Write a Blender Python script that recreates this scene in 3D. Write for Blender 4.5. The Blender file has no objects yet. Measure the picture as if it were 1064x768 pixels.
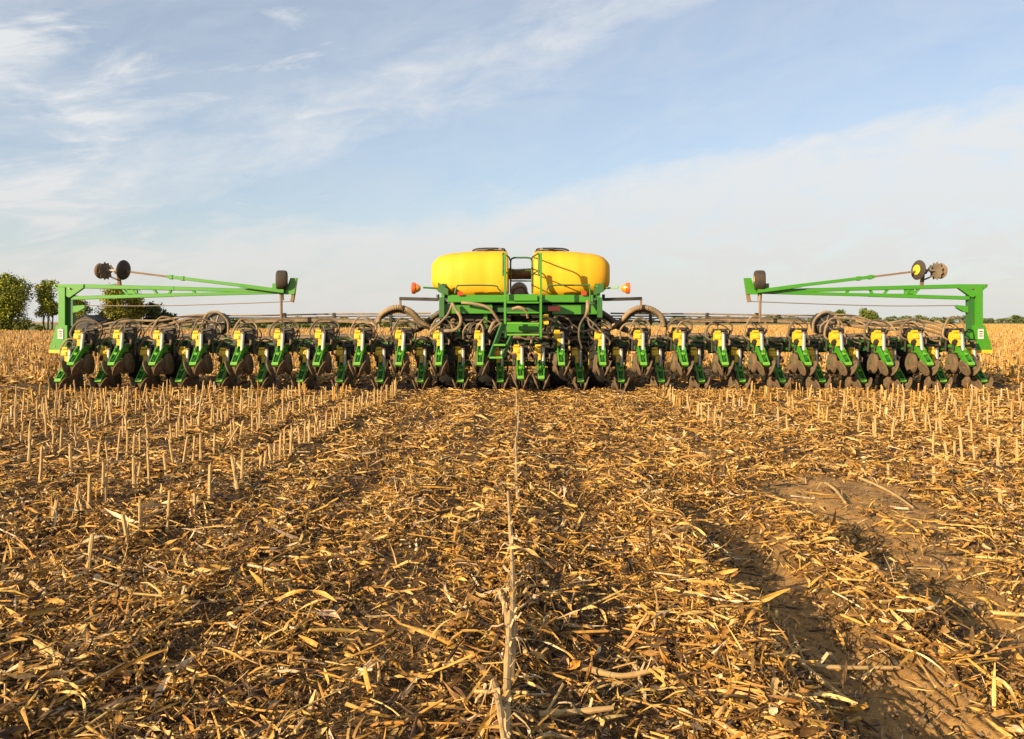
import bpy, math, random
import numpy as np
from mathutils import Vector, Matrix

random.seed(11)
RNG = np.random.default_rng(7)
R = math.radians
S = bpy.context.scene
COL = S.collection

# ------------------------------------------------------------------ camera
CAM_H, FPX = 1.35, 850.0
cam = bpy.data.cameras.new('camera')
co = bpy.data.objects.new('camera', cam); COL.objects.link(co)
co.location = (0, 0, CAM_H); co.rotation_euler = (R(90), 0, 0)
cam.sensor_width = 36; cam.lens = 36 * FPX / 1064
cam.shift_x = -7.5 / 1064; cam.shift_y = -50 / 1064
cam.clip_start = .05; cam.clip_end = 6000
S.camera = co

# ------------------------------------------------------------------ light
SUN_AZ, SUN_EL = 46.0, 17.5        # light travels to +x,+y ; sun is behind the camera on the left
w = bpy.data.worlds.new('World'); S.world = w; w.use_nodes = True
NT = w.node_tree; NT.nodes.clear()
def nd(t, **k):
    n = NT.nodes.new(t)
    for a, b in k.items(): setattr(n, a, b)
    return n
def lk(a, b): NT.links.new(a, b)
def mth(op, a, b=None, clamp=False):
    n = nd('ShaderNodeMath', operation=op, use_clamp=clamp)
    for i, v in enumerate((a, b)):
        if v is None: continue
        if isinstance(v, (int, float)): n.inputs[i].default_value = v
        else: lk(v, n.inputs[i])
    return n.outputs[0]
sky = nd('ShaderNodeTexSky', sky_type='NISHITA')
sky.sun_disc = False; sky.sun_elevation = R(SUN_EL); sky.sun_rotation = R(180 + SUN_AZ)
sky.altitude = 200; sky.air_density = 1.0; sky.dust_density = 1.2; sky.ozone_density = 1.6
tc = nd('ShaderNodeTexCoord')
sep = nd('ShaderNodeSeparateXYZ'); lk(tc.outputs['Generated'], sep.inputs[0])
az = mth('MULTIPLY', mth('ARCTAN2', sep.outputs[0], sep.outputs[1]), 57.29578)
el = mth('MULTIPLY', mth('ARCSINE', sep.outputs[2]), 57.29578)
def vec(x, y, z=0.0):
    c = nd('ShaderNodeCombineXYZ')
    for i, v in enumerate((x, y, z)):
        if isinstance(v, (int, float)): c.inputs[i].default_value = v
        else: lk(v, c.inputs[i])
    return c.outputs[0]
def noise(v, scale, detail=6, rough=.55, dist=0.0):
    n = nd('ShaderNodeTexNoise'); n.inputs['Scale'].default_value = scale
    n.inputs['Detail'].default_value = detail; n.inputs['Roughness'].default_value = rough
    n.inputs['Distortion'].default_value = dist
    lk(v, n.inputs['Vector']); return n.outputs['Fac']
def smooth(v, a, b):
    n = nd('ShaderNodeMapRange', interpolation_type='SMOOTHSTEP')
    n.inputs['From Min'].default_value = a; n.inputs['From Max'].default_value = b
    lk(v, n.inputs['Value']); return n.outputs['Result']
# streak coordinates: along the cirrus (rises to the right) and across it
along = mth('ADD', mth('MULTIPLY', az, .030), mth('MULTIPLY', el, .012))
across = mth('SUBTRACT', mth('MULTIPLY', el, .16), mth('MULTIPLY', az, .030))
sv = vec(along, across, 2.3)
n_big = noise(sv, 1.3, 5, .5, .4)
n_fine = noise(vec(mth('MULTIPLY', az, .10), mth('MULTIPLY', across, 1.6), 5.1), 1.6, 9, .62, .7)
n_wisp = noise(vec(mth('MULTIPLY', along, 2.6), mth('MULTIPLY', across, 1.9), 9.7), 1.3, 10, .60, .5)
n_puff = noise(vec(mth('MULTIPLY', az, .16), mth('MULTIPLY', across, 2.4), 3.3), 1.5, 8, .6, .9)
# lower bank: everything under a line rising to the right
e1 = mth('SUBTRACT', el, mth('ADD', mth('MULTIPLY', az, .138), 9.6))
e1 = mth('ADD', e1, mth('MULTIPLY', mth('SUBTRACT', n_big, .5), 5.0))
e1 = mth('ADD', e1, mth('MULTIPLY', mth('SUBTRACT', n_fine, .5), 4.0))
bank = mth('SUBTRACT', 1.0, smooth(e1, -2.6, 2.0))
# upper band of cirrus from the left edge up to the top centre
e2 = mth('SUBTRACT', el, mth('ADD', mth('MULTIPLY', az, .37), 18.4))
e2 = mth('ADD', e2, mth('MULTIPLY', mth('SUBTRACT', n_big, .5), 7.0))
band = mth('SUBTRACT', 1.0, smooth(mth('ABSOLUTE', e2), .2, 7.5))
band = mth('MULTIPLY', band, mth('ADD', .25, mth('MULTIPLY', n_fine, 1.1)))
# loose wisps, thicker on the left
wl = mth('MULTIPLY', smooth(n_wisp, .44, .76), mth('SUBTRACT', .80, mth('MULTIPLY', smooth(az, -32, 14), .30)))
left = mth('MULTIPLY', mth('SUBTRACT', 1.0, smooth(az, -34, 0)), mth('MULTIPLY', n_fine, .95))
cl = mth('MAXIMUM', mth('MULTIPLY', bank, mth('ADD', .40, mth('MULTIPLY', n_puff, 1.05))), mth('MULTIPLY', band, mth('ADD', .35, mth('MULTIPLY', n_puff, .9))))
cl = mth('MAXIMUM', cl, mth('ADD', wl, left))
lo = mth('SUBTRACT', 1.0, smooth(el, 0, 8.5))
cl = mth('MAXIMUM', cl, mth('MULTIPLY', lo, .93), True)
cl = mth('MAXIMUM', mth('MINIMUM', cl, .95), mth('ADD', .20, mth('MULTIPLY', n_fine, .40)))
mix = nd('ShaderNodeMix', data_type='RGBA')
gain = nd('ShaderNodeMix', data_type='RGBA', blend_type='MULTIPLY'); gain.inputs[0].default_value = 1
lk(sky.outputs[0], gain.inputs[6]); gain.inputs[7].default_value = (1.34, 1.42, 1.52, 1)
lk(cl, mix.inputs[0]); lk(gain.outputs[2], mix.inputs[6])
cc = nd('ShaderNodeMix', data_type='RGBA'); lk(smooth(el, 0, 12), cc.inputs[0])
cc.inputs[6].default_value = (6.9, 6.75, 6.45, 1); cc.inputs[7].default_value = (7.45, 7.6, 7.7, 1)
lk(cc.outputs[2], mix.inputs[7])
bg = nd('ShaderNodeBackground'); bg.inputs['Strength'].default_value = .05
lk(mix.outputs[2], bg.inputs[0])
wo = nd('ShaderNodeOutputWorld'); lk(bg.outputs[0], wo.inputs[0])

sl = bpy.data.lights.new('sun', 'SUN'); sl.energy = 5.0; sl.angle = R(.5); sl.color = (1.0, .775, .47)
so = bpy.data.objects.new('sun', sl); COL.objects.link(so)
d = Vector((math.sin(R(SUN_AZ)) * math.cos(R(SUN_EL)), math.cos(R(SUN_AZ)) * math.cos(R(SUN_EL)), -math.sin(R(SUN_EL))))
so.rotation_euler = d.to_track_quat('-Z', 'Y').to_euler()
vs = S.view_settings
vs.view_transform = 'Standard'; vs.look = 'None'; vs.exposure = 1.12; vs.gamma = 1; vs.use_curve_mapping = False

# ------------------------------------------------------------------ materials
KA = .74
def mat(name, col, rough=.5, metal=0.0, dust=0.0, dustcol=(.30, .21, .12), nscale=6.0, coat=0.0, bump=0.0, bscale=60, emit=None, var=0.0):
    col = tuple(c*KA for c in col); dustcol = tuple(c*KA for c in dustcol)
    m = bpy.data.materials.new(name); m.use_nodes = True
    t = m.node_tree; b = t.nodes['Principled BSDF']
    b.inputs['Base Color'].default_value = (*col, 1)
    b.inputs['Roughness'].default_value = rough; b.inputs['Metallic'].default_value = metal
    b.inputs['Coat Weight'].default_value = coat
    if dust or var:
        c = t.nodes.new('ShaderNodeTexCoord'); n = t.nodes.new('ShaderNodeTexNoise')
        n.inputs['Scale'].default_value = nscale; n.inputs['Detail'].default_value = 8; n.inputs['Roughness'].default_value = .65
        oi = t.nodes.new('ShaderNodeObjectInfo'); sh = t.nodes.new('ShaderNodeVectorMath'); sh.operation = 'SCALE'
        sh.inputs[0].default_value = (37, 19, 53); t.links.new(oi.outputs['Random'], sh.inputs['Scale'])
        ad = t.nodes.new('ShaderNodeVectorMath'); t.links.new(c.outputs['Object'], ad.inputs[0]); t.links.new(sh.outputs[0], ad.inputs[1])
        t.links.new(ad.outputs[0], n.inputs['Vector'])
        r = t.nodes.new('ShaderNodeMapRange'); r.inputs['From Min'].default_value = .35; r.inputs['From Max'].default_value = .72
        r.inputs['To Min'].default_value = dust * .25; r.inputs['To Max'].default_value = dust
        t.links.new(n.outputs['Fac'], r.inputs['Value'])
        x = t.nodes.new('ShaderNodeMix'); x.data_type = 'RGBA'
        x.inputs[6].default_value = (*col, 1)
        x.inputs[7].default_value = (*dustcol, 1)
        t.links.new(r.outputs[0], x.inputs[0]); t.links.new(x.outputs[2], b.inputs['Base Color'])
        q = t.nodes.new('ShaderNodeMapRange'); q.inputs['To Min'].default_value = rough; q.inputs['To Max'].default_value = min(1, rough + .4)
        t.links.new(r.outputs[0], q.inputs['Value']); t.links.new(q.outputs[0], b.inputs['Roughness'])
    if bump:
        c = t.nodes.new('ShaderNodeTexCoord'); n = t.nodes.new('ShaderNodeTexNoise'); n.inputs['Scale'].default_value = bscale
        n.inputs['Detail'].default_value = 6
        t.links.new(c.outputs['Object'], n.inputs['Vector'])
        p = t.nodes.new('ShaderNodeBump'); p.inputs['Strength'].default_value = bump; p.inputs['Distance'].default_value = .01
        t.links.new(n.outputs['Fac'], p.inputs['Height']); t.links.new(p.outputs[0], b.inputs['Normal'])
    return m
DK = (.24, .155, .085)
M = {
    'green': mat('green_paint', (.040, .29, .005), .38, dust=.20, dustcol=(.20, .24, .05), coat=.3),
    'green2': mat('green_paint_dusty', (.014, .14, .020), .5, dust=.35, dustcol=(.09, .09, .04)),
    'tip': mat('green_cap', (.10, .40, .025), .45, dust=.3, dustcol=(.35, .33, .1)),
    'yellow': mat('yellow_plastic_tank', (.94, .49, .001), .6, dust=.35, dustcol=(.66, .34, .03), nscale=1.6),
    'yellow2': mat('yellow_meter', (.86, .56, .01), .45, dust=.35, dustcol=(.45, .32, .08), nscale=12),
    'black': mat('black_plastic', (.016, .015, .014), .5, dust=.3, dustcol=(.12, .085, .05)),
    'rubber': mat('black_rubber', (.018, .016, .015), .8, dust=.6, dustcol=(.12, .08, .05), bump=.3),
    'dirtrub': mat('dirt_caked_rubber', (.07, .048, .03), .9, dust=.9, dustcol=(.25, .155, .075), nscale=9, bump=.5),
    'flank': mat('dirty_wheel_flank', (.026, .019, .014), .9, dust=.85, dustcol=(.052, .031, .016), nscale=10),
    'tyre': mat('black_tyre', (.008, .007, .007), .9, dust=.25, dustcol=(.04, .028, .018), bump=.3),
    'hose': mat('dusty_hose', (.12, .085, .055), .7, dust=.9, dustcol=(.45, .31, .18), nscale=7),
    'dhose': mat('dark_hose', (.045, .038, .032), .65, dust=.7, dustcol=(.30, .22, .14), nscale=5),
    'steel': mat('dusty_steel', (.32, .30, .28), .45, metal=.7, dust=.8, dustcol=(.33, .24, .15), nscale=8),
    'grey': mat('grey_casting', (.42, .42, .42), .4, metal=.3, dust=.35, dustcol=(.4, .33, .25)),
    'white': mat('white_plate', (.75, .74, .72), .5, dust=.3, dustcol=(.5, .42, .33)),
    'ink': mat('dark_print', (.05, .04, .04), .6),
    'orange': mat('orange_lens', (.85, .13, .012), .25, coat=.5),
    'amber': mat('amber_lens', (.90, .32, .03), .3, coat=.5),
    'red': mat('red_lens', (.75, .05, .02), .25, coat=.5),
    'brown': mat('rust_brown', (.16, .09, .05), .7, dust=.6, dustcol=(.34, .23, .13)),
}

# ------------------------------------------------------------------ mesh helper
class MB:
    def __init__(s): s.v = []; s.f = []; s.m = []; s.s = []; s.mats = []
    def mi(s, m):
        if m not in s.mats: s.mats.append(m)
        return s.mats.index(m)
    def add(s, v, f, m, smooth=False):
        b = len(s.v); s.v += [tuple(p) for p in v]; k = s.mi(m)
        for q in f: s.f.append(tuple(i + b for i in q)); s.m.append(k); s.s.append(smooth)
    def box(s, c, h, m, rot=None, ch=.12):
        """box with chamfered vertical profile; c centre, h half sizes"""
        hx, hy, hz = h; e = min(h) * ch * 2
        vs_ = []
        for (z, o) in ((-hz, e), (-hz + e, 0), (hz - e, 0), (hz, e)):
            for (x, y) in ((-hx + o, -hy + o), (hx - o, -hy + o), (hx - o, hy - o), (-hx + o, hy - o)):
                vs_.append(Vector((x, y, z)))
        if rot is not None: vs_ = [rot @ p for p in vs_]
        vs_ = [p + Vector(c) for p in vs_]
        f = [(3, 2, 1, 0), (12, 13, 14, 15)]
        for k in range(3):
            for i in range(4):
                j = (i + 1) % 4; f.append((k*4+i, k*4+j, k*4+4+j, k*4+4+i))
        s.add(vs_, f, m)
    def bar(s, a, b, hw, hh, m):
        """rectangular bar from a to b; hw half width sideways, hh half height"""
        a, b = Vector(a), Vector(b); d = (b - a); L = d.length; d.normalize()
        up = Vector((0, 0, 1)) if abs(d.z) < .95 else Vector((0, 1, 0))
        x = d.cross(up).normalized(); u = x.cross(d).normalized()
        rot = Matrix((x, d, u)).transposed()
        s.box((a + b) / 2, (hw, L / 2, hh), m, rot, ch=.1)
    def tube(s, pts, r, m, n=8, cap=True, radii=None):
        pts = [Vector(p) for p in pts]; rings = []; prev = None
        for i, p in enumerate(pts):
            t = (pts[min(i+1, len(pts)-1)] - pts[max(i-1, 0)]).normalized()
            if prev is None:
                a = Vector((0, 0, 1)) if abs(t.z) < .9 else Vector((1, 0, 0)); u = t.cross(a).normalized()
            else: u = (prev - t * prev.dot(t)).normalized()
            prev = u; v = t.cross(u); rr = radii[i] if radii else r
            rings.append([p + (u * math.cos(2*math.pi*k/n) + v * math.sin(2*math.pi*k/n)) * rr for k in range(n)])
        vs_ = [q for g in rings for q in g]; f = []
        for i in range(len(pts)-1):
            for k in range(n):
                l = (k+1) % n; f.append((i*n+k, i*n+l, (i+1)*n+l, (i+1)*n+k))
        s.add(vs_, f, m, True)
        if cap: s.add(rings[0], [tuple(range(n))[::-1]], m); s.add(rings[-1], [tuple(range(n))], m)
    def lathe(s, prof, m, c=(0, 0, 0), axis='x', n=20, rot=None, smooth=True, teeth=None):
        """prof: list of (radius, offset along axis)"""
        vs_ = []
        for (r, o) in prof:
            for k in range(n):
                a = 2*math.pi*k/n; rr = r
                if teeth and r > teeth[0]: rr = r * (1 - teeth[1] * (k % 2))
                p = Vector((o, rr*math.cos(a), rr*math.sin(a)))
                if axis == 'y': p = Vector((p.y, p.x, p.z))
                if axis == 'z': p = Vector((p.y, p.z, p.x))
                if rot is not None: p = rot @ p
                vs_.append(p + Vector(c))
        f = []
        for i in range(len(prof)-1):
            for k in range(n):
                l = (k+1) % n; f.append((i*n+k, i*n+l, (i+1)*n+l, (i+1)*n+k))
        f.append(tuple(range(n))[::-1]); f.append(tuple((len(prof)-1)*n+k for k in range(n)))
        s.add(vs_, f, m, smooth)
    def prism(s, poly, y0, y1, m, plane='xz'):
        """extrude polygon; plane xz extruded along y, or yz extruded along x"""
        n = len(poly)
        if plane == 'xz': vs_ = [(a, y0, b) for a, b in poly] + [(a, y1, b) for a, b in poly]
        else: vs_ = [(y0, a, b) for a, b in poly] + [(y1, a, b) for a, b in poly]
        f = [tuple(range(n)), tuple(range(n, 2*n))[::-1]]
        for i in range(n):
            j = (i+1) % n; f.append((j, i, n+i, n+j))
        s.add(vs_, f, m)
    def build(s, name, parent=None, loc=None):
        me = bpy.data.meshes.new(name); me.from_pydata(s.v, [], s.f)
        for m in s.mats: me.materials.append(M[m] if isinstance(m, str) else m)
        me.polygons.foreach_set('material_index', s.m); me.polygons.foreach_set('use_smooth', s.s)
        me.update()
        import bmesh
        bm = bmesh.new(); bm.from_mesh(me); bmesh.ops.recalc_face_normals(bm, faces=bm.faces); bm.to_mesh(me); bm.free()
        try: me.set_sharp_from_angle(angle=R(42))
        except Exception: pass
        o = bpy.data.objects.new(name, me); COL.objects.link(o)
        if parent is not None: o.parent = parent
        if loc is not None: o.location = loc
        return o
def tag(o, label=None, cat=None, group=None, kind=None):
    for k, v in (('label', label), ('category', cat), ('group', group), ('kind', kind)):
        if v: o[k] = v
    return o
def at(px, py, Y):
    """world point at distance Y seen at that place of the photograph (used to read off real sizes)"""
    return Vector(((px - 539.5) * Y / FPX, Y, CAM_H - (py - 334) * Y / FPX))
def curve(pts, n=8):
    """Catmull-Rom through pts"""
    P = [Vector(p) for p in pts]; P = [P[0]*2 - P[1]] + P + [P[-1]*2 - P[-2]]; out = []
    for i in range(1, len(P)-2):
        for k in range(n):
            t = k / n; a, b, c, e = P[i-1], P[i], P[i+1], P[i+2]
            out.append(.5*((2*b) + (c-a)*t + (2*a-5*b+4*c-e)*t*t + (3*b-a-3*c+e)*t**3))
    out.append(P[-2]); return out
def copy_tree(o, parent=None):
    c = o.copy(); COL.objects.link(c)
    if parent is not None: c.parent = parent
    for ch in [k for k in o.children]: copy_tree(ch, c)
    return c

# ------------------------------------------------------------------ numpy noise + ground height
_tab = RNG.random((256, 256))
def vnoise(x, y, f, ox=0.0, oy=0.0):
    x = np.asarray(x) * f + ox + 1000; y = np.asarray(y) * f + oy + 1000
    xi = np.floor(x).astype(int); yi = np.floor(y).astype(int); fx = x - xi; fy = y - yi
    fx = fx*fx*(3-2*fx); fy = fy*fy*(3-2*fy)
    g = lambda a, b: _tab[a & 255, b & 255]
    return (g(xi, yi)*(1-fx)+g(xi+1, yi)*fx)*(1-fy) + (g(xi, yi+1)*(1-fx)+g(xi+1, yi+1)*fx)*fy
def sst(x, a, b):
    t = np.clip((x-a)/(b-a), 0, 1); return t*t*(3-2*t)
def wob(y, k): return (vnoise(y*0+k, y, .8, k*3.1) - .5)
def bumpf(x, c, wd): return np.exp(-((x-c)/wd)**2)
def bare(x, y):
    """0 = full residue, 1 = swept soil, along the wheel ruts on the right"""
    e = .16*wob(y, 2.2) + .10*(vnoise(x, y, 5, 3) - .5)
    r1 = bumpf(x + e, 1.34, .21) * sst(y, 2.0, 2.6) * (1 - sst(y, 4.9, 6.2))
    r1 = np.maximum(r1, sst(x, 1.06, 1.2)*(1-sst(x, 1.58, 1.7))*(1-sst(y, 3.0, 3.35)))
    r2 = (.55+.6*vnoise(x, y, 3.1, 81))*(sst(x + e, 1.86, 2.02) * (1 - sst(x + e, 2.45, 2.75))) * sst(y, 2.4, 3.3) * (1 - sst(y, 6.3, 7.4))
    md = 1 - sst(np.hypot((x-2.42)/.72, (y-6.15)/1.2)+.25*(vnoise(x, y, 3, 88)-.5), .65, 1.0)
    r3 = .45*bumpf(x, 1.95, .3) * sst(y, 5.0, 7.0) * (1 - sst(y, 8, 10))
    return np.clip(np.maximum(np.maximum(r1*1.3, r2), np.maximum(md, r3)), 0, 1)
def ridge(x, y):
    e = .10*wob(y, 5.5)
    f = 1 - sst(y, 6.5, 9)
    return (bumpf(x+e, .88, .15)*.066*(1-sst(y, 5.2, 6.6)) + bumpf(x+e, 1.64, .14)*.085*(1-sst(y, 6.2, 7.6))*sst(y, 2.85, 3.35) + bumpf(x-e, 3.0, .2)*.03) * f * (.6+.8*vnoise(x, y, 2.2, 9))
def height(x, y):
    x = np.asarray(x, float); y = np.asarray(y, float)
    near = 1 - sst(y, 14, 30)
    h = (vnoise(x, y, 2.3)-.5)*.060 + (vnoise(x, y, 5.3, 5)-.5)*.046*(1-.8*bare(x, y)) + (vnoise(x, y, 14, 8)-.5)*.020
    h = h + np.sin(x*2*math.pi/.82 + 1.2*wob(y*.4, 1.0))*.017
    b = bare(x, y)
    h = h*(1-.45*b) + ridge(x, y) + b*((vnoise(x, y, 9, 61)-.5)*.022 + (vnoise(x, y, 24, 62)-.5)*.010)
    r1 = bumpf(x, 1.33, .22) * (1 - sst(y, 4.9, 6.2))
    h = h - r1*.035 - .030*bumpf(x, 2.05, .16)*sst(y, 2.4, 3.2)*(1-sst(y, 6, 7))
    h = h + .055*(1 - sst(np.hypot((x-2.42)/.75, (y-6.1)/1.25), .1, 1.0))
    # tyre lug marks
    lug = np.sin(2*math.pi*(x+.14*y)/.055)
    h = h + np.clip(lug, -.3, .8)*.020*bumpf(x, 1.42, .20)*(1-sst(y, 3.3, 4.2))
    lug2 = np.sin(2*math.pi*(y*.8+.5*x)/.17)
    h = h + np.clip(lug2, -.5, .5)*.006*bumpf(x, 2.3, .25)*(sst(y, 3.2, 3.6)-sst(y, 5, 5.6))
    return h*near

def mesh_np(name, verts, quads, mats, tone=None, smooth=False):
    me = bpy.data.meshes.new(name)
    verts = np.ascontiguousarray(verts, np.float32); quads = np.ascontiguousarray(quads, np.int32)
    nv, nq = len(verts), len(quads)
    me.vertices.add(nv); me.vertices.foreach_set('co', verts.ravel())
    me.loops.add(nq*4); me.loops.foreach_set('vertex_index', quads.ravel())
    me.polygons.add(nq); me.polygons.foreach_set('loop_start', np.arange(nq, dtype=np.int32)*4)
    me.polygons.foreach_set('loop_total', np.full(nq, 4, np.int32))
    me.polygons.foreach_set('use_smooth', np.full(nq, smooth))
    if tone is not None:
        a = me.color_attributes.new('tone', 'FLOAT_COLOR', 'POINT')
        c = np.ones((nv, 4), np.float32); c[:, :3] = tone; a.data.foreach_set('color', c.ravel())
    for m in mats: me.materials.append(m)
    me.update(calc_edges=True)
    o = bpy.data.objects.new(name, me); COL.objects.link(o); return o

# ------------------------------------------------------------------ ground
def soil_material():
    m = bpy.data.materials.new('field_soil'); m.use_nodes = True
    t = m.node_tree; b = t.nodes['Principled BSDF']; b.inputs['Roughness'].default_value = .95
    b.inputs['Specular IOR Level'].default_value = .15
    g = t.nodes.new('ShaderNodeNewGeometry')
    def nz(s, de=8, stretch=None):
        n = t.nodes.new('ShaderNodeTexNoise'); n.inputs['Scale'].default_value = s; n.inputs['Detail'].default_value = de
        n.inputs['Roughness'].default_value = .65
        if stretch:
            mp = t.nodes.new('ShaderNodeMapping'); mp.inputs['Scale'].default_value = stretch
            t.links.new(g.outputs['Position'], mp.inputs[0]); t.links.new(mp.outputs[0], n.inputs['Vector'])
        else: t.links.new(g.outputs['Position'], n.inputs['Vector'])
        return n.outputs['Fac']
    r = t.nodes.new('ShaderNodeValToRGB'); t.links.new(nz(3.0), r.inputs[0])
    e = r.color_ramp.elements
    e[0].position = .32; e[0].color = (.036, .022, .012, 1)
    e[1].position = .70; e[1].color = (.105, .062, .028, 1)
    # far ground is mostly straw: own colour of the stubble cover
    sx = t.nodes.new('ShaderNodeSeparateXYZ'); t.links.new(g.outputs['Position'], sx.inputs[0])
    fr = t.nodes.new('ShaderNodeMapRange'); fr.inputs['From Min'].default_value = 17; fr.inputs['From Max'].default_value = 45
    t.links.new(sx.outputs[1], fr.inputs['Value'])
    st = t.nodes.new('ShaderNodeValToRGB'); t.links.new(nz(1.0, 9, (5, .9, 1)), st.inputs[0])
    e = st.color_ramp.elements
    e[0].position = .30; e[0].color = (.30, .19, .095, 1)
    e[1].position = .70; e[1].color = (.62, .42, .22, 1)
    # bleached chaff on the bare soil too
    ch = t.nodes.new('ShaderNodeMapRange'); ch.inputs['From Min'].default_value = .58; ch.inputs['From Max'].default_value = .66
    ch.inputs['To Max'].default_value = .55
    t.links.new(nz(95, 3), ch.inputs['Value'])
    mx0 = t.nodes.new('ShaderNodeMix'); mx0.data_type = 'RGBA'; mx0.inputs[7].default_value = (.40, .24, .08, 1)
    t.links.new(ch.outputs[0], mx0.inputs[0]); t.links.new(r.outputs[0], mx0.inputs[6])
    at_ = t.nodes.new('ShaderNodeAttribute'); at_.attribute_name = 'tone'
    mxb = t.nodes.new('ShaderNodeMix'); mxb.data_type = 'RGBA'
    dr = t.nodes.new('ShaderNodeValToRGB'); t.links.new(nz(14, 8), dr.inputs[0])
    dr.color_ramp.elements[0].position = .3; dr.color_ramp.elements[0].color = (.20, .110, .040, 1)
    dr.color_ramp.elements[1].position = .7; dr.color_ramp.elements[1].color = (.42, .245, .088, 1)
    sc_ = t.nodes.new('ShaderNodeSeparateColor'); t.links.new(at_.outputs['Color'], sc_.inputs[0])
    t.links.new(sc_.outputs[0], mxb.inputs[0]); t.links.new(mx0.outputs[2], mxb.inputs[6]); t.links.new(dr.outputs[0], mxb.inputs[7])
    mx = t.nodes.new('ShaderNodeMix'); mx.data_type = 'RGBA'
    t.links.new(fr.outputs[0], mx.inputs[0]); t.links.new(mxb.outputs[2], mx.inputs[6]); t.links.new(st.outputs[0], mx.inputs[7])
    t.links.new(mx.outputs[2], b.inputs['Base Color'])
    bp = t.nodes.new('ShaderNodeBump'); bp.inputs['Strength'].default_value = .8; bp.inputs['Distance'].default_value = .012
    t.links.new(nz(45, 10), bp.inputs['Height']); t.links.new(bp.outputs[0], b.inputs['Normal'])
    return m
def axis_pts(segs):
    out = [segs[0][0]]
    for a, b, s0, s1 in segs:
        x = a
        while x < b - 1e-6:
            x = min(b, x + s0 + (s1-s0)*(x-a)/(b-a)); out.append(x)
    return np.array(out)
xs = axis_pts([(-3000, -200, 900, 60), (-200, -14, 25, .8), (-14, -2.2, .5, .03), (-2.2, .8, .03, .02), (.8, 2.9, .0115, .016), (2.9, 6, .02, .12), (6, 16, .12, .8), (16, 200, .8, 25), (200, 3000, 60, 900)])
ys = axis_pts([(-60, 1.6, 12, .3), (1.6, 5, .015, .02), (5, 9, .02, .05), (9, 20, .05, .3), (20, 120, .3, 12), (120, 4500, 15, 900)])
X, Y = np.meshgrid(xs, ys); Z = height(X, Y)
V = np.stack([X, Y, Z], -1).reshape(-1, 3)
nx_, ny_ = len(xs), len(ys)
ii = (np.arange(ny_-1)[:, None]*nx_ + np.arange(nx_-1)[None]).ravel()
Q = np.stack([ii, ii+1, ii+nx_+1, ii+nx_], -1)
tn = np.zeros((len(V), 3)); tn[:, 0] = bare(V[:, 0], V[:, 1])*.85
g = mesh_np('ground', V, Q, [soil_material()], tone=tn, smooth=True)
tag(g, 'brown soil of the harvested corn field with wheel ruts', kind='structure')
print('ground verts', len(V))

# grass land beyond the field edge
def grass_mat():
    m = bpy.data.materials.new('far_grass'); m.use_nodes = True
    t = m.node_tree; b = t.nodes['Principled BSDF']; b.inputs['Roughness'].default_value = .95
    g = t.nodes.new('ShaderNodeNewGeometry'); mp = t.nodes.new('ShaderNodeMapping'); mp.inputs['Scale'].default_value = (.015, .03, 1)
    n = t.nodes.new('ShaderNodeTexNoise'); n.inputs['Scale'].default_value = 1.2; n.inputs['Detail'].default_value = 9
    t.links.new(g.outputs['Position'], mp.inputs[0]); t.links.new(mp.outputs[0], n.inputs['Vector'])
    r = t.nodes.new('ShaderNodeValToRGB'); e = r.color_ramp.elements
    e[0].position = .35; e[0].color = (.10, .14, .022, 1); e[1].position = .62; e[1].color = (.30, .20, .09, 1)
    x = e.new(.5); x.color = (.16, .17, .035, 1)
    t.links.new(n.outputs['Fac'], r.inputs[0]); t.links.new(r.outputs[0], b.inputs['Base Color']); return m
edge = [(-400, 92), (-66, 100), (-38, 138), (0, 185), (60, 245), (150, 330), (500, 420), (1500, 600), (2900, 700)]
mb = MB(); vv = [(x, y, .06) for x, y in edge] + [(x*1.0, 4400, .06) for x, y in edge]
n = len(edge); mb.add(vv, [(i, i+1, n+i+1, n+i) for i in range(n-1)], grass_mat())
tag(mb.build('grassland'), 'green grassland beyond the far edge of the stubble field', kind='structure')

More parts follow.
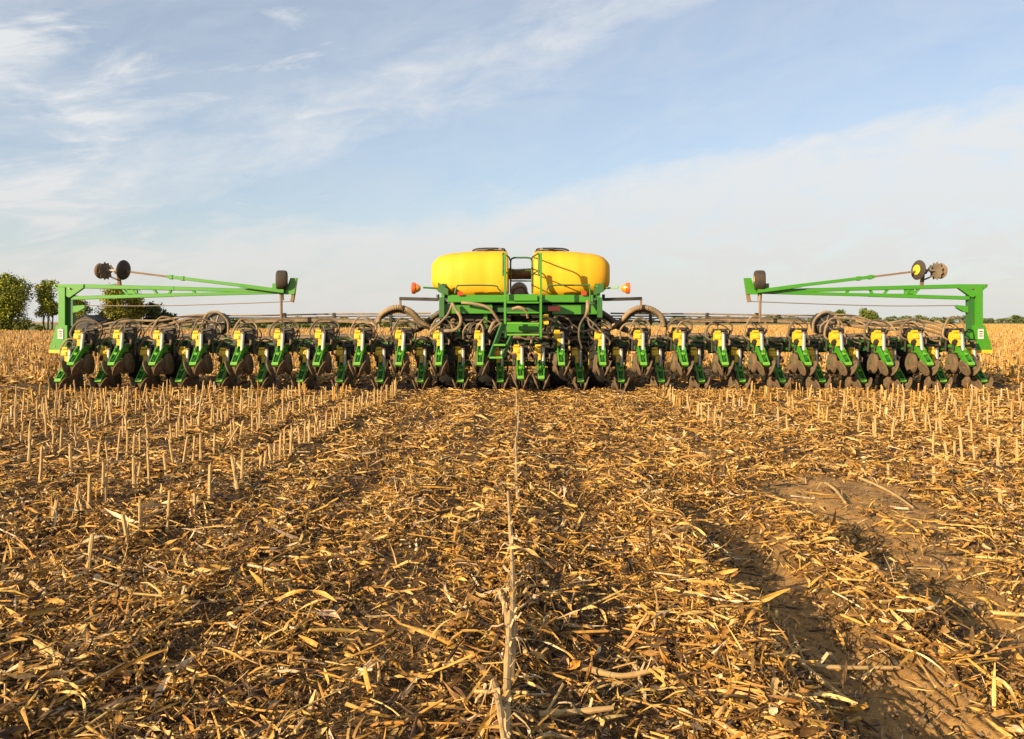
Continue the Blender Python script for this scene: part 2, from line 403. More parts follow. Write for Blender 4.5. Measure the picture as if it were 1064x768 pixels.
# ------------------------------------------------------------------ residue generator
def rotm(yaw, pitch, roll):
    cy, sy, cp, sp, cr, sr = np.cos(yaw), np.sin(yaw), np.cos(pitch), np.sin(pitch), np.cos(roll), np.sin(roll)
    # local x = along the piece
    Rz = np.stack([cy, -sy, 0*cy, sy, cy, 0*cy, 0*cy, 0*cy, 1+0*cy], -1).reshape(-1, 3, 3)
    Ry = np.stack([cp, 0*cp, -sp, 0*cp, 1+0*cp, 0*cp, sp, 0*cp, cp], -1).reshape(-1, 3, 3)
    Rx = np.stack([1+0*cr, 0*cr, 0*cr, 0*cr, cr, -sr, 0*cr, sr, cr], -1).reshape(-1, 3, 3)
    return Rz @ Ry @ Rx
def strips(P, yaw, pitch, roll, L, W, curl, twist, segs=5, wide=3):
    """leaf and husk pieces: curled, folded ribbons"""
    n = len(P); t = np.linspace(-.5, .5, segs+1)[None, :]
    x = L[:, None]*t; z = curl[:, None]*L[:, None]*(.25 - t**2*1.0)*1.0
    side = (RNG.random((n, 1))-.5)*.5*L[:, None]*(t**2)
    wd = W[:, None]*np.clip(1.0 - (2*np.abs(t))**3*.75, .1, 1)*(.8+.4*RNG.random((n, segs+1)))
    s = np.linspace(-1, 1, wide)[None, None, :]
    ang = twist[:, None]*t*2
    fold = .35*RNG.standard_normal((n, 1, 1))
    off = s*wd[:, :, None]*.5
    up = -np.abs(s)*wd[:, :, None]*.5*fold
    ca, sa = np.cos(ang)[:, :, None], np.sin(ang)[:, :, None]
    yy = side[:, :, None] + off*ca - up*sa; zz = z[:, :, None] + off*sa + up*ca
    xx = np.broadcast_to(x[:, :, None], yy.shape)
    loc = np.stack([xx, yy, zz], -1).reshape(n, -1, 3)
    out = np.einsum('nij,nkj->nki', rotm(yaw, pitch, roll), loc) + P[:, None, :]
    a = (np.arange(segs)[:, None]*wide + np.arange(wide-1)[None]).ravel()
    q = np.stack([a, a+1, a+wide+1, a+wide], -1)
    Q = (q[None] + (np.arange(n)*(segs+1)*wide)[:, None, None]).reshape(-1, 4)
    return out.reshape(-1, 3), Q, (segs+1)*wide
def rods(P, yaw, pitch, roll, L, D, bend, segs=3, ring=6):
    """stalk pieces with closed ends"""
    n = len(P); t = np.linspace(-.5, .5, segs+1)[None, :]
    a = np.linspace(0, 2*math.pi, ring, endpoint=False)[None, None, :]
    rad = (D[:, None]*.5*(.85+.3*RNG.random((n, segs+1))))[:, :, None]
    x = np.broadcast_to((L[:, None]*t)[:, :, None], (n, segs+1, ring)) + RNG.standard_normal((n, 1, ring))*D[:, None, None]*.25*(2*t[:, :, None])
    y = rad*np.cos(a) + (bend[:, None]*L[:, None]*(.25-t**2))[:, :, None]; z = rad*np.sin(a)*.85
    loc = np.stack([x, y, z], -1).reshape(n, -1, 3)
    out = np.einsum('nij,nkj->nki', rotm(yaw, pitch, roll), loc) + P[:, None, :]
    q = []
    for i in range(segs):
        for k in range(ring):
            l = (k+1) % ring; q.append((i*ring+k, i*ring+l, (i+1)*ring+l, (i+1)*ring+k))
    b = segs*ring
    if ring == 6: q += [(3, 2, 1, 0), (5, 4, 3, 0), (b, b+1, b+2, b+3), (b, b+3, b+4, b+5)]
    else: q += [(3, 2, 1, 0), (b, b+1, b+2, b+3)]
    q = np.array(q); Q = (q[None] + (np.arange(n)*(segs+1)*ring)[:, None, None]).reshape(-1, 4)
    return out.reshape(-1, 3), Q, (segs+1)*ring
PAL = np.array([(.56, .355, .125), (.52, .29, .066), (.40, .205, .038), (.25, .122, .026), (.13, .064, .019), (.060, .034, .016), (.60, .45, .27), (.028, .019, .012)])
def tones(n, probs):
    c = PAL[RNG.choice(len(PAL), n, p=np.array(probs)/sum(probs))]
    return c*(.82+.36*RNG.random((n, 1)))*(1+.035*RNG.standard_normal((n, 3)))
def residue_mat(name='dry_corn_residue', tr=.18):
    m = bpy.data.materials.new(name); m.use_nodes = True
    t = m.node_tree; b = t.nodes['Principled BSDF']
    a = t.nodes.new('ShaderNodeAttribute'); a.attribute_name = 'tone'
    g = t.nodes.new('ShaderNodeNewGeometry')
    n = t.nodes.new('ShaderNodeTexNoise'); n.inputs['Scale'].default_value = 55; n.inputs['Detail'].default_value = 5
    t.links.new(g.outputs['Position'], n.inputs['Vector'])
    r = t.nodes.new('ShaderNodeMapRange'); r.inputs['From Min'].default_value = .3; r.inputs['From Max'].default_value = .7
    r.inputs['To Min'].default_value = .6; r.inputs['To Max'].default_value = 1.12
    t.links.new(n.outputs['Fac'], r.inputs['Value'])
    x = t.nodes.new('ShaderNodeVectorMath'); x.operation = 'SCALE'
    t.links.new(a.outputs['Color'], x.inputs[0]); t.links.new(r.outputs[0], x.inputs['Scale'])
    t.links.new(x.outputs[0], b.inputs['Base Color']); b.inputs['Roughness'].default_value = .62
    b.inputs['Specular IOR Level'].default_value = .35
    return m
RES = residue_mat()
def field_points(n, y0, y1, pw=0.0, xw=.70):
    """uniform in distance -> density falls with distance"""
    y = y0 + (y1-y0)*RNG.random(n)**(1+pw); x = (RNG.random(n)*2-1)*(xw*y+.5); return x, y
def cover(x, y):
    """how much residue lies here (0..1), clumped and drawn out along the rows"""
    c = .5*vnoise(x, y, 1.4, 21) + .35*vnoise(x*2.2, y*.6, 1.3, 33) + .3*vnoise(x, y, 5.5, 44)
    c = c + .15*np.sin(x*2*math.pi/.82 + 2.0 + .8*vnoise(x, y, .5, 70)) - .16*bumpf(x, .48, .10)*vnoise(x, y, .9, 71) - .14*bumpf(x, -.62, .16)*vnoise(x, y, .7, 72)
    c = sst(c, .36, .68)
    c = .24 + .76*c
    c = np.maximum(c, np.clip(ridge(x, y)*16, 0, 1.0))
    return c*(1-.88*bare(x, y))*(1-.80*(sst(y, 15.7, 16.1)-sst(y, 19.2, 19.8)))  # residue thinned under and behind the planter to deepen its cast shadow
def lay(n, y0, y1, pw=0.0):
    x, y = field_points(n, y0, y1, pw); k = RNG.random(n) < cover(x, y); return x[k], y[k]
parts_v, parts_q, parts_t, base = [], [], [], 0
def push(v, q, per, tone):
    global base
    parts_v.append(v); parts_q.append(q + base); parts_t.append(np.repeat(tone, per, 0)); base += len(v)
LN, EX = RNG.lognormal, RNG.exponential
def zlay(x, y, m=.021):
    return height(x, y) + .003 + np.minimum(EX(m, len(x)), .07)*(.35+1.1*cover(x, y)) + ridge(x, y)*.25
# a) fine chaff
x, y = lay(230000, 2.1, 11, .35)
n = len(x); P = np.stack([x, y, zlay(x, y, .008)], -1)
push(*strips(P, RNG.random(n)*6.3, .35*RNG.standard_normal(n), .6*RNG.standard_normal(n), np.clip(LN(-3.75, .45, n), .01, .06), LN(-5.1, .4, n), RNG.standard_normal(n)*.3, RNG.standard_normal(n)*.5, 1, 2), tones(n, (3, 4, 4, 3, 3, 2, .6, 1)))
x, y = field_points(150000, 2.1, 12, .35); k = RNG.random(len(x)) < .75*(1-.80*bare(x, y)); x, y = x[k], y[k]
n = len(x); P = np.stack([x, y, height(x, y)+.002+EX(.004, n)], -1)
push(*strips(P, RNG.random(n)*6.3, .3*RNG.standard_normal(n), .6*RNG.standard_normal(n), np.clip(LN(-3.9, .5, n), .008, .06), LN(-5.4, .4, n), RNG.standard_normal(n)*.3, RNG.standard_normal(n)*.5, 1, 2), tones(n, (1, 2, 3, 4, 4, 4, .4, 2)))
# b) leaf and husk strips, near
x, y = lay(88000, 2.1, 7.2, .15)
n = len(x); P = np.stack([x, y, zlay(x, y)], -1)
push(*strips(P, RNG.random(n)*6.3, .46*RNG.standard_normal(n), .9*RNG.standard_normal(n), np.clip(LN(-2.75, .6, n), .02, .30), np.clip(LN(-4.75, .5, n), .003, .035), RNG.standard_normal(n)*.7, RNG.standard_normal(n)*1.1, 5, 3), tones(n, (2.8, 3.8, 4, 3.8, 3.8, 3.8, .6, 2.2)))
x, y = lay(3000, 2.2, 8.0, .1)   # long torn leaves
n = len(x); P = np.stack([x, y, zlay(x, y, .03)+.008], -1)
push(*strips(P, RNG.random(n)*6.3, .25*RNG.standard_normal(n), .8*RNG.standard_normal(n), (.12+.24*RNG.random(n)**1.4), .008+.016*RNG.random(n)**1.5, RNG.standard_normal(n)*.55, RNG.standard_normal(n)*3.0, 10, 3), tones(n, (3, 3, 3, 2, 1.5, 1, 1.6, .4)))
# c) stalk pieces, near
x, y = lay(9500, 2.1, 7.5, .15)
n = len(x); P = np.stack([x, y, zlay(x, y, .018)+.006], -1)
push(*rods(P, RNG.random(n)*6.3, .16*RNG.standard_normal(n), RNG.random(n)*6, np.clip(LN(-2.2, .55, n), .04, .42), np.clip(LN(-4.75, .4, n), .004, .022), RNG.standard_normal(n)*.12, 3, 6), tones(n, (5, 4, 3, 2, 1.5, 1, 1.3, .3)))
# d) mid field
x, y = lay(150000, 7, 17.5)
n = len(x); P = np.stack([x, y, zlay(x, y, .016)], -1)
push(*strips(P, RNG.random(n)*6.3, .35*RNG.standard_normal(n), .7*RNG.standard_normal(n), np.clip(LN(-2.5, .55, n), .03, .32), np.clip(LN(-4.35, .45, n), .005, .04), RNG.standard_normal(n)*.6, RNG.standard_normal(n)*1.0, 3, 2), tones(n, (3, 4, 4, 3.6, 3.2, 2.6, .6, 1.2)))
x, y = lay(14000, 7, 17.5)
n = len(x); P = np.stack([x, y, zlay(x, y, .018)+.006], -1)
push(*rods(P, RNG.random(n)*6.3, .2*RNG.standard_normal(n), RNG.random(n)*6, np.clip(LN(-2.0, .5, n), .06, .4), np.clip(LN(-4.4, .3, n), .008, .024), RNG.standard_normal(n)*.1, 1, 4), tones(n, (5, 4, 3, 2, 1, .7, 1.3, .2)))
# e) beyond the planter
x, y = field_points(70000, 17.5, 60, .3); n = len(x)
P = np.stack([x, y, height(x, y)+.02+EX(.03, n)], -1)
push(*strips(P, RNG.random(n)*6.3, .4*RNG.standard_normal(n), .8*RNG.standard_normal(n), .12+.3*RNG.random(n), .02+.035*RNG.random(n), RNG.standard_normal(n)*.5, RNG.standard_normal(n)*.5, 2, 2), tones(n, (5, 4, 4, 2.4, 1.4, .6, 1, .3)))
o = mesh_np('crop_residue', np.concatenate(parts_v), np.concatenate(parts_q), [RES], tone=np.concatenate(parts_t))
tag(o, 'chopped golden corn leaves husks and stalk bits littering the soil', kind='stuff')
print('residue quads', len(o.data.polygons))

# soil clods
def clods():
    n = 14000; x, y = field_points(n*4, 2.2, 9); k = RNG.random(len(x)) < .25+.5*bare(x, y); x, y = x[k][:n], y[k][:n]; n = len(x)
    ico = [(0, 0, 1), (.9, 0, .3), (.28, .85, .3), (-.73, .53, .3), (-.73, -.53, .3), (.28, -.85, .3), (0, 0, -.6)]
    s = np.clip(LN(-5.4, .6, n), .0015, .017)
    v = np.array(ico)[None]*s[:, None, None]*(.7+.6*RNG.random((n, 7, 3)))
    a = RNG.random(n)*6.3; c, q = np.cos(a)[:, None], np.sin(a)[:, None]
    v = np.stack([v[..., 0]*c-v[..., 1]*q, v[..., 0]*q+v[..., 1]*c, v[..., 2]], -1) + np.stack([x, y, height(x, y)+s*.2], -1)[:, None]
    f = []
    for i in range(5): f.append((0, 1+i, 1+(i+1) % 5, 0)); f.append((6, 1+(i+1) % 5, 1+i, 6))
    me = bpy.data.meshes.new('soil_clods'); vv = v.reshape(-1, 3)
    tri = np.array([(a_, b_, c_) for a_, b_, c_, _ in f]); T = (tri[None]+(np.arange(n)*7)[:, None, None]).reshape(-1, 3)
    me.vertices.add(len(vv)); me.vertices.foreach_set('co', vv.astype(np.float32).ravel())
    me.loops.add(len(T)*3); me.loops.foreach_set('vertex_index', T.astype(np.int32).ravel())
    me.polygons.add(len(T)); me.polygons.foreach_set('loop_start', np.arange(len(T), dtype=np.int32)*3); me.polygons.foreach_set('loop_total', np.full(len(T), 3, np.int32))
    me.polygons.foreach_set('use_smooth', np.zeros(len(T), bool)); me.update(calc_edges=True); me.materials.append(mat('soil_clod', (.16, .108, .062), .95, dust=.8, dustcol=(.28, .19, .10), nscale=8))
    o = bpy.data.objects.new('soil_clods', me); COL.objects.link(o)
    tag(o, 'small crumbs of brown soil on the bare wheel ruts', kind='stuff')
clods()

# ------------------------------------------------------------------ standing stubble
STK = mat('cut_corn_stalk', (.68, .47, .20), .6, dust=.85, dustcol=(.34, .19, .07), nscale=14)
SHT = mat('dry_leaf_sheath', (.62, .46, .25), .65, dust=.6, dustcol=(.36, .2, .08), nscale=14)
def stub_mesh(i):
    rnd = random.Random(i); mb = MB(); H = 1.0; pts = []; rad = []
    bx, by = rnd.uniform(-.05, .05), rnd.uniform(-.05, .05)
    for k in range(9):
        t = k/8; pts.append((bx*t*t, by*t*t, -.12 + 1.12*t)); rad.append(.046*(1.12-.25*t)*(1.22 if k in (2, 6) else 1)*rnd.uniform(.93, 1.07))
    mb.tube(pts, 0, STK, 7, True, rad)
    # jagged cut rim
    for k in range(3):
        a = rnd.uniform(0, 6.28); p = Vector((bx+.03*math.cos(a), by+.03*math.sin(a), .97))
        mb.tube([p, p+Vector((rnd.uniform(-.02, .02), rnd.uniform(-.02, .02), rnd.uniform(.04, .12)))], 0, STK, 4, False, [.016, .004])
    # torn sheath
    for k in range(rnd.choice((1, 2, 3))):
        a = rnd.uniform(0, 6.28); z0 = rnd.uniform(.05, .5); L = rnd.uniform(.25, .7); w_ = rnd.uniform(.03, .06); c, s_ = math.cos(a), math.sin(a)
        v = []; out = rnd.uniform(.02, .35)
        for j in range(5):
            t = j/4; rr = .05 + out*t*t; z = z0 + L*t - out*t*t*.9; ww = w_*(1-.7*t)
            v += [(bx*.3+rr*c - ww*s_, by*.3+rr*s_ + ww*c, z), (bx*.3+rr*c*1.08, by*.3+rr*s_*1.08, z+.01), (bx*.3+rr*c + ww*s_, by*.3+rr*s_ - ww*c, z)]
        f = [(j*3+q, j*3+q+1, j*3+q+4, j*3+q+3) for j in range(4) for q in range(2)]
        mb.add(v, f, SHT)
    for k in range(4):   # brace roots
        a = k*1.57+rnd.random(); mb.tube([(.035*math.cos(a), .035*math.sin(a), .06), (.13*math.cos(a), .13*math.sin(a), -.06)], 0, STK, 4, False, [.012, .007])
    return mb
spots = []
def row(xr, y0, y1, keep, h0, h1, tail=1.0, gap=.165):
    y = y0 + random.random()*.2
    while y < y1:
        kp = keep * (.35 + .65*min(1, (y-y0)/3.0)) if tail else keep
        if random.random() < kp and abs(y-0) > 1:
            spots.append((xr + random.gauss(0, .022) + .05*math.sin(y*.7+xr), y, random.uniform(h0, h1)))
        y += gap*random.uniform(.75, 1.25)
lstart = [4.3, 5.2, 5.0, 6.4, 7.0, 7.6, 8.4, 9.2, 10, 10.8, 11.6, 12.4]
for k in range(12): row(-2.29-.80*k, lstart[k], 14.9, .82, .19, .31, gap=.150)
rstart = [8.9, 9.6, 6.9, 7.8, 8.6, 9.3, 9.9, 10.4, 11, 11.5, 12, 12.6]
for k in range(12): row(2.50+.82*k, rstart[k], 14.4 if k == 0 else 15.1, .66 if k < 3 else .85, .17, .27, gap=.150)
# individually read off near stubs
spots += [(-2.30, 4.36, .22), (-2.33, 5.03, .24), (-2.27, 4.75, .20), (-3.07, 5.66, .24), (-3.09, 5.88, .25), (-3.12, 6.12, .26),
          (3.35, 5.68, .17), (3.42, 5.52, .17), (3.30, 6.5, .16), (3.12, 6.9, .15), (4.15, 7.45, .20)]
spots = [s for s in spots if abs(s[0]/s[1]) < .70]
spots.sort(key=lambda s: s[2]/s[1], reverse=True)
ind, rest = spots[:298], spots[298:]
print('stubs in front', len(spots))
stub0 = []
for i in range(9):
    o = stub_mesh(100+i).build('corn_stub'); stub0.append(o)
for i, (x, y, h) in enumerate(ind):
    o = stub0[i] if i < 9 else stub0[i % 9].copy()
    if i >= 9: COL.objects.link(o)
    zz = float(height(np.array([x]), np.array([y]))[0])
    thick = random.uniform(.22, .32) if h > .2 else random.uniform(.25, .36)
    lean = random.gauss(0, .065) if random.random() > .06 else random.gauss(0, .55)
    o.location = (x, y, zz-.01); o.scale = (thick*.9, thick*.9, h*1.02)
    o.rotation_euler = (random.gauss(0, .07), lean, random.random()*6.28)
    side = 'left' if x < 0 else 'right'
    tag(o, f'pale cut corn stalk standing in the stubble rows {side} of the trampled strip', 'corn stub', f'cut corn stalks standing {side} of the trampled strip')
def stub_field(pts, name, label):
    x, y, h = (np.array(a) for a in zip(*pts)); n = len(x)
    z = height(x, y)
    P = np.stack([x, y, z+h/2-.01], -1)
    v, q, per = rods(P, RNG.random(n)*6.3, math.pi/2 + .10*RNG.standard_normal(n), RNG.random(n)*6, h, .018+.010*RNG.random(n)+.00040*y, .08*RNG.standard_normal(n), 2, 4)
    t = tones(n, (6, 5, 4, 2, 1, .2, .6, 0))*.86
    # a hanging leaf on most
    v2, q2, per2 = strips(P+np.stack([.02*RNG.standard_normal(n), .02*RNG.standard_normal(n), -.02*np.ones(n)], -1), RNG.random(n)*6.3, 1.1+.3*RNG.standard_normal(n), RNG.random(n)*6, h*.7, .018+.012*RNG.random(n), .5*RNG.standard_normal(n), RNG.standard_normal(n), 2, 2)
    V_ = np.concatenate([v, v2]); Q_ = np.concatenate([q, q2+len(v)]); T_ = np.concatenate([np.repeat(t, per, 0), np.repeat(t*.85, per2, 0)])
    o = mesh_np(name, V_, Q_, [RES], tone=T_); tag(o, label, kind='stuff')
if rest: stub_field(rest, 'distant_stubble', 'dense rows of short corn stubble just in front of the planter')
def edge_y(x): return np.interp(x, [e[0] for e in edge], [e[1] for e in edge])
far = []
for k in range(-110, 110):
    xr = k*.81 + .1
    ymin = max(19.6 if abs(xr) < 9.6 else 17.5, abs(xr)/.70 - 1)  # no stubs right behind the planter, so its shadow band stays dark
    n = int((95-ymin)/.20)
    if n <= 0: continue
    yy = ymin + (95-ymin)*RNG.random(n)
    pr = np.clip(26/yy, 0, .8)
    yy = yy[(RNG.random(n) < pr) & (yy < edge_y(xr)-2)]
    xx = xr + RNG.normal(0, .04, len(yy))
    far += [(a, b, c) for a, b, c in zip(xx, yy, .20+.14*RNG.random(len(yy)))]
nf = 60000; yf = 95 + 235*RNG.random(nf)**1.25; xf = (RNG.random(nf)*2-1)*.68*yf; kf = yf < edge_y(xf)-1
far_b = [(a, b, c) for a, b, c in zip(xf[kf], yf[kf], .22+.14*RNG.random(kf.sum()))]
stub_field(far + far_b, 'field_stubble', 'golden corn stubble covering the field behind the planter')
print('far stubs', len(far))

# ------------------------------------------------------------------ fallen stalks of the middle row and loose long stalks
def stalk(pts, r, seed, leaves=5, name='fallen_corn_stalk'):
    rnd = random.Random(seed); mb = MB(); c = curve(pts, 7); N = len(c); rad = []
    for i in range(N): rad.append(r*(1.05-.35*i/N)*(1.22 if i % 6 == 3 else 1)*rnd.uniform(.94, 1.06))
    mb.tube(c, 0, STK, 8, True, rad)
    for k in range(leaves):
        i = rnd.randrange(1, N-2); p = Vector(c[i]); t = (Vector(c[i+1])-p).normalized(); a = rnd.uniform(-1, 1)
        d = (t*rnd.uniform(.2, 1) + Vector((rnd.uniform(-1, 1), rnd.uniform(-.4, .4), rnd.uniform(-.3, .5)))).normalized()
        sd = d.cross(Vector((0, 0, 1))).normalized(); L = rnd.uniform(.04, .13); w_ = rnd.uniform(.003, .008); v = []
        for j in range(6):
            u = j/5; q = p + d*L*u + Vector((0, 0, .05*math.sin(u*3)*rnd.uniform(.3, 1) - .05*u*u)); ww = w_*(1-.8*u*u)
            s2 = (sd*math.cos(a*u*2) + Vector((0, 0, 1))*math.sin(a*u*2))*ww
            v += [q-s2, q+Vector((0, 0, ww*.4)), q+s2]
        mb.add(v, [(j*3+b, j*3+b+1, j*3+b+4, j*3+b+3) for j in range(5) for b in range(2)], SHT)
    return mb.build(name)
def gz(x, y): return float(height(np.array([x]), np.array([y]))[0])
mid = [  # (px,py) read on the ground -> laid along the row
    ((525, 790), (527, 700), (530, 640), 'split pale corn stalk of the middle row, thicker of the pair at the bottom edge', .014),
    ((513, 700), (519, 735), (524, 775), 'slanting corn stalk lying against the left side of the middle row at the bottom edge', .011),
    ((531, 700), (533, 650), (533, 600), 'straight pale corn stalk lying along the middle row just above the bottom pair', .012),
    ((519, 610), (526, 640), (530, 672), 'broken corn stalk with a frayed tip leaning on the left of the middle row', .011),
    ((534, 640), (532, 575), (528, 512), 'longest upright looking corn stalk of the middle row with a ragged upper end', .012),
    ((538, 520), (537, 490), (536, 455), 'thin corn stalk lying in the middle row halfway to the planter', .012),
    ((534, 470), (538, 445), (539, 425), 'short pale corn stalk of the middle row nearer to the planter', .013),
    ((536, 430), (537, 418), (536, 405), 'farthest standing corn stalk of the middle row right behind the planter', .014)]
for i, (a, b, c, lab, r) in enumerate(mid):
    P = []
    for j, (px, py) in enumerate((a, b, c)):
        Yg = CAM_H*FPX/(py-334); hh = .075+.035*j
        Yg2 = (CAM_H-hh)*FPX/(py-334); x = (px-539.5)*Yg2/FPX
        P.append(Vector((x, Yg2, gz(x, Yg2)+hh)))
    tag(stalk(P, r*1.12, 40+i, 10), lab, 'corn stalk', 'fallen corn stalks of the middle row')
loose = [((804, 680), (845, 710), (893, 738), .011, 'knobbly corn stalk lying across the shaded wheel rut'),
         ((805, 702), (850, 698), (935, 690), .009, 'long thin corn stalk bridging the wheel rut sideways'),
         ((218, 745), (245, 757), (285, 775), .015, 'thick pale corn stalk poking in at the bottom edge, left of the middle row'),
         ((605, 692), (645, 693), (690, 689), .012, 'straight corn stalk lying level to the right of the middle row'),
         ((108, 660), (140, 648), (165, 628), .012, 'corn stalk lying in the dark litter at the lower left'),
         ((12, 590), (30, 600), (50, 622), .013, 'bent corn stalk near the left edge of the picture'),
         ((0, 485), (12, 500), (27, 524), .011, 'leaning corn stalk at the left edge among the stubs'),
         ((120, 588), (160, 590), (180, 606), .010, 'light corn stalk lying beside a single stub on the left'),
         ((205, 592), (215, 600), (228, 612), .010, 'short bleached corn stalk piece lying left of the trampled strip'),
         ((340, 558), (370, 545), (420, 525), .009, 'slender curved corn stalk left of the middle row'),
         ((60, 720), (100, 705), (150, 695), .010, 'corn stalk lying near the lower left corner'),
         ((560, 745), (600, 742), (637, 738), .012, 'pale corn stalk at the bottom edge just right of the middle row'),
         ((648, 720), (665, 700), (660, 680), .008, 'curved dry stalk right of the middle row near the bottom'),
         ((965, 655), (985, 668), (1003, 690), .010, 'corn stalk on the residue ridge between the two wheel ruts'),
         ((858, 508), (868, 515), (878, 527), .012, 'short dark stalk lying on the bare soil mound'),
         ((893, 500), (925, 515), (948, 532), .010, 'long thin stalk at the far side of the bare soil mound')]
for i, (a, b, c, r, lab) in enumerate(loose):
    P = []
    for (px, py) in (a, b, c):
        Yg = (CAM_H-.03)*FPX/(py-334); x = (px-539.5)*Yg/FPX; P.append(Vector((x, Yg, gz(x, Yg)+.03+ridge(np.array([x]), np.array([Yg]))[0]*.4)))
    tag(stalk(P, r, 90+i, 2), lab, 'corn stalk', 'loose corn stalks lying on the field')
# corn cobs
def cob(px, py, yaw, lab, L=.13):
    Yg = CAM_H*FPX/(py-334); x = (px-539.5)*Yg/FPX; mb = MB(); prof = []
    for k in range(13):
        t = k/12; prof.append((.018*math.sqrt(max(.06, 1-(2*t-1)**4))*(1+.10*(k % 2)), (t-.5)*L))
    mb.lathe(prof, mat('corn_cob', (.50, .27, .10), .85, dust=.7, dustcol=(.30, .13, .05), nscale=40), n=14)
    o = mb.build('corn_cob'); o.location = (x, Yg, gz(x, Yg)+.045); o.rotation_euler = (0, .1, yaw)
    tag(o, lab, 'corn cob')
cob(21, 700, R(95), 'bare tan corn cob lying near the left edge at the lower left')
cob(3, 690, R(80), 'orange corn cob cut off by the left edge of the picture')
# ------------------------------------------------------------------ planter
XC = .03
pl = bpy.data.objects.new('planter', None); COL.objects.link(pl)
tag(pl, 'very wide green and yellow row crop planter parked across the stubble field', 'planter')
def part(mb, name, parent=pl, label=None):
    o = mb.build(name, parent)
    if label: o['label'] = label
    return o
def wheel(mb, c, r, wd, mt, mr, rimr=.55, rot=None, n=24, treads=0):
    """tyre lathe about x"""
    h = wd/2
    mb.lathe([(r*.50, -h*.7), (r*.80, -h), (r*.95, -h*.85), (r, -h*.55), (r, h*.55), (r*.95, h*.85), (r*.80, h), (r*.50, h*.7)], mt, c, n=n, rot=rot)
    if mr: mb.lathe([(r*rimr*.25, -h*1.02), (r*rimr*.3, -h*.9), (r*rimr*.9, -h*.62), (r*rimr, -h*.98), (r*rimr, h*.98), (r*rimr*.9, h*.62), (r*rimr*.3, h*.9), (r*rimr*.25, h*1.02)], mr, c, n=16, rot=rot)

